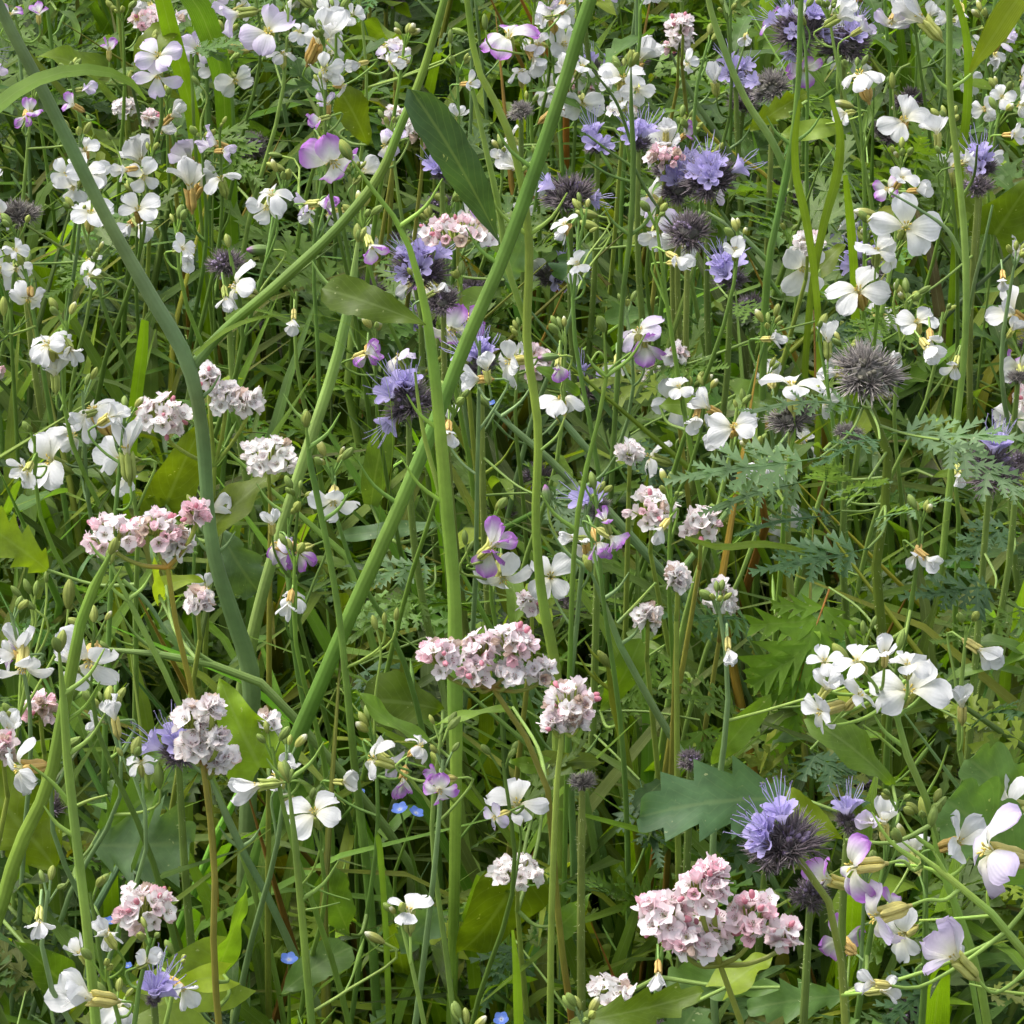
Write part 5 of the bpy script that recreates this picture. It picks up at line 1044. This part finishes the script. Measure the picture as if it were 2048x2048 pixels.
TONES = [(0.055, 0.10, 0.04), (0.075, 0.12, 0.02), (0.10, 0.14, 0.03), (0.05, 0.09, 0.055), (0.085, 0.14, 0.055), (0.12, 0.16, 0.025), (0.045, 0.075, 0.022)]
T_LEAF = [t_leaf(k, w, TONES[i % 7], .4 + .15 * (i % 4), 200 + i) for i, (k, w) in enumerate([('lance', .18), ('lance', .24), ('heart', .6), ('lance', .14), ('radish', .22), ('oval', .3), ('lance', .15), ('lance', .11), ('radish', .3), ('lance', .2), ('lance', .16)])]
T_LEAF += [t_leaf('lobed', .4, TONES[3], .5, 230, 20)]
T_PIN = [t_pin(240 + i, TONES[j]) for i, j in enumerate((0, 3, 4, 0, 2, 3))]
T_BLADE = [t_blade(260 + i, c) for i, c in enumerate([(0.08, 0.135, 0.03), (0.11, 0.165, 0.03), (0.06, 0.105, 0.03), (0.10, 0.15, 0.06), (0.14, 0.165, 0.04), (0.075, 0.13, 0.02)])]
T_STALK = [t_stalk(280 + i, c) for i, c in enumerate([GLAU, GREEN, DARK, LIGHT, OLIVE, (0.10, 0.16, 0.05), BROWN])]
ur = np.random.default_rng(99)
def in_view_samples(nn, zlo, zhi, pad=160):
    z = ur.uniform(zlo, zhi, nn); px = ur.uniform(-pad, 2048 + pad, nn); py = ur.uniform(-pad * 1.5, 2048 + pad, nn)
    d = FW[None] + RT[None] * ((px - 1024) / FPX)[:, None] + UP[None] * ((1024 - py) / FPX)[:, None]
    return CAM + d * ((z - CAM_H) / d[:, 2])[:, None]
def around_samples(nn, zlo, zhi):
    x = ur.uniform(-1.5, 1.5, nn); y = ur.uniform(.9, 5.2, nn); z = ur.uniform(zlo, zhi, nn); P = np.stack([x, y, z], 1)
    q = proj(P); out = (q[:, 0] < -160) | (q[:, 0] > 2208) | (q[:, 1] < -240) | (q[:, 1] > 2208)
    return P[out & ((y > 1.35) | (z < .35))]
def stuff(name, label, temps, P, D, Nr, L, tint, mat_, tip=1.0, cull=True):
    """many small pieces joined into one mesh; D direction, Nr normal, L length per piece"""
    if cull:
        ok = clear_of_heroes(P) & clear_of_heroes(P + D * (L * tip)[:, None]) & clear_of_heroes(P + D * (L * tip * .55)[:, None]); P, D, Nr, L, tint = P[ok], D[ok], Nr[ok], L[ok], tint[ok]
    which = ur.integers(0, len(temps), len(P)); out = [[], [], [], [], []]; off = 0
    Xd = D / np.linalg.norm(D, axis=1, keepdims=True); Zd = Nr - Xd * np.sum(Nr * Xd, 1, keepdims=True); Zd /= np.linalg.norm(Zd, axis=1, keepdims=True); Yd = np.cross(Zd, Xd)
    for t, (V, F, C, T, Mi) in enumerate(temps):
        s = np.where(which == t)[0]
        if not len(s): continue
        B = np.stack([Xd[s], Yd[s], Zd[s]], 1) * L[s, None, None]
        W = np.einsum('vj,sjk->svk', V, B) + P[s, None, :]
        out[0].append(W.reshape(-1, 3)); out[1].append((F[None] + (np.arange(len(s)) * len(V))[:, None, None] + off).reshape(-1, 4)); off += len(s) * len(V)
        out[2].append(np.clip(C[None] * tint[s][:, None, :], 0, 1).reshape(-1, 3)); out[3].append(np.broadcast_to(T, (len(s),) + T.shape).reshape(-1, 3)); out[4].append(np.zeros(len(s) * len(F)))
    o = link(name, mesh_from(name, *[np.concatenate(a) for a in out], [mat_])); o['kind'] = 'stuff'; o['label'] = label; o['category'] = 'undergrowth'; return o
def tint(n_): 
    k = np.clip(ur.normal(.88, .28, (n_, 1)), .4, 1.6); return k * np.clip(1 + ur.normal(0, .10, (n_, 3)), .7, 1.35)
def cap(P):          # canopy of the undergrowth is uneven: hollows and humps
    h = .435 + .065 * np.sin(P[:, 0] * 23 + 1.3) * np.sin(P[:, 1] * 17 + .4) + .05 * np.sin(P[:, 0] * 51 + P[:, 1] * 37) + .05 * np.clip((P[:, 1] - 1.75) / .4, 0, 1) + ur.normal(0, .05, len(P)); return P[P[:, 2] < h]
def flat_dirs(n_, lo, hi):
    a = ur.uniform(0, 6.283, n_); return np.stack([np.cos(a), np.sin(a), ur.uniform(lo, hi, n_)], 1)
def nrmls(n_, k=.45): return np.stack([ur.normal(0, k, n_), ur.normal(-.15, k, n_), np.ones(n_)], 1)
P = np.vstack([cap(in_view_samples(22000, .14, .58)), cap(around_samples(9000, .1, .5))]); m_ = len(P)
stuff('undergrowth', 'dense mass of small green leaves below the flowers', T_LEAF, P, flat_dirs(m_, -.2, .9), nrmls(m_), ur.uniform(.014, .042, m_) * np.where(ur.random(m_) < .06, 1.8, 1), tint(m_), M_LEAF)
P = np.vstack([cap(in_view_samples(9000, .18, .58)), cap(around_samples(1300, .1, .5))]); m_ = len(P)
stuff('undergrowth', 'dense mass of ferny cut leaves below the flowers', T_PIN, P, flat_dirs(m_, -.1, .9), nrmls(m_, .4), ur.uniform(.028, .065, m_), tint(m_), M_LEAF)
P = np.vstack([in_view_samples(7500, .05, .44), around_samples(2600, 0, .3)]); P[:, 2] = 0; m_ = len(P); Z = np.tile([0, 0, 1.], (m_, 1)) + ur.normal(0, .10, (m_, 3)); A = flat_dirs(m_, 0, 0); L = ur.uniform(.32, .56, m_)
# blades and stalks stand upright: template z is up, so swap the frame (x sideways, z up)
def upright(temps): return [(V[:, [2, 1, 0]] * [1, -1, 1], F[:, ::-1], C, T, Mi) for V, F, C, T, Mi in temps]
stuff('grass', 'fine green grass blades filling the gaps between the plants', upright(T_BLADE), P, Z, A, L, tint(m_), M_BLADE, .93)
P = np.vstack([in_view_samples(900, .05, .42), around_samples(1200, 0, .3)]); P[:, 2] = 0; m_ = len(P); Z = np.tile([0, 0, 1.], (m_, 1)) + ur.normal(0, .07, (m_, 3)); A = flat_dirs(m_, 0, 0); L = ur.uniform(.36, .62, m_)
stuff('undergrowth', 'crowded thin green stalks standing between the plants', upright(T_STALK), P, Z, A, L, tint(m_), M_STEM, .95)
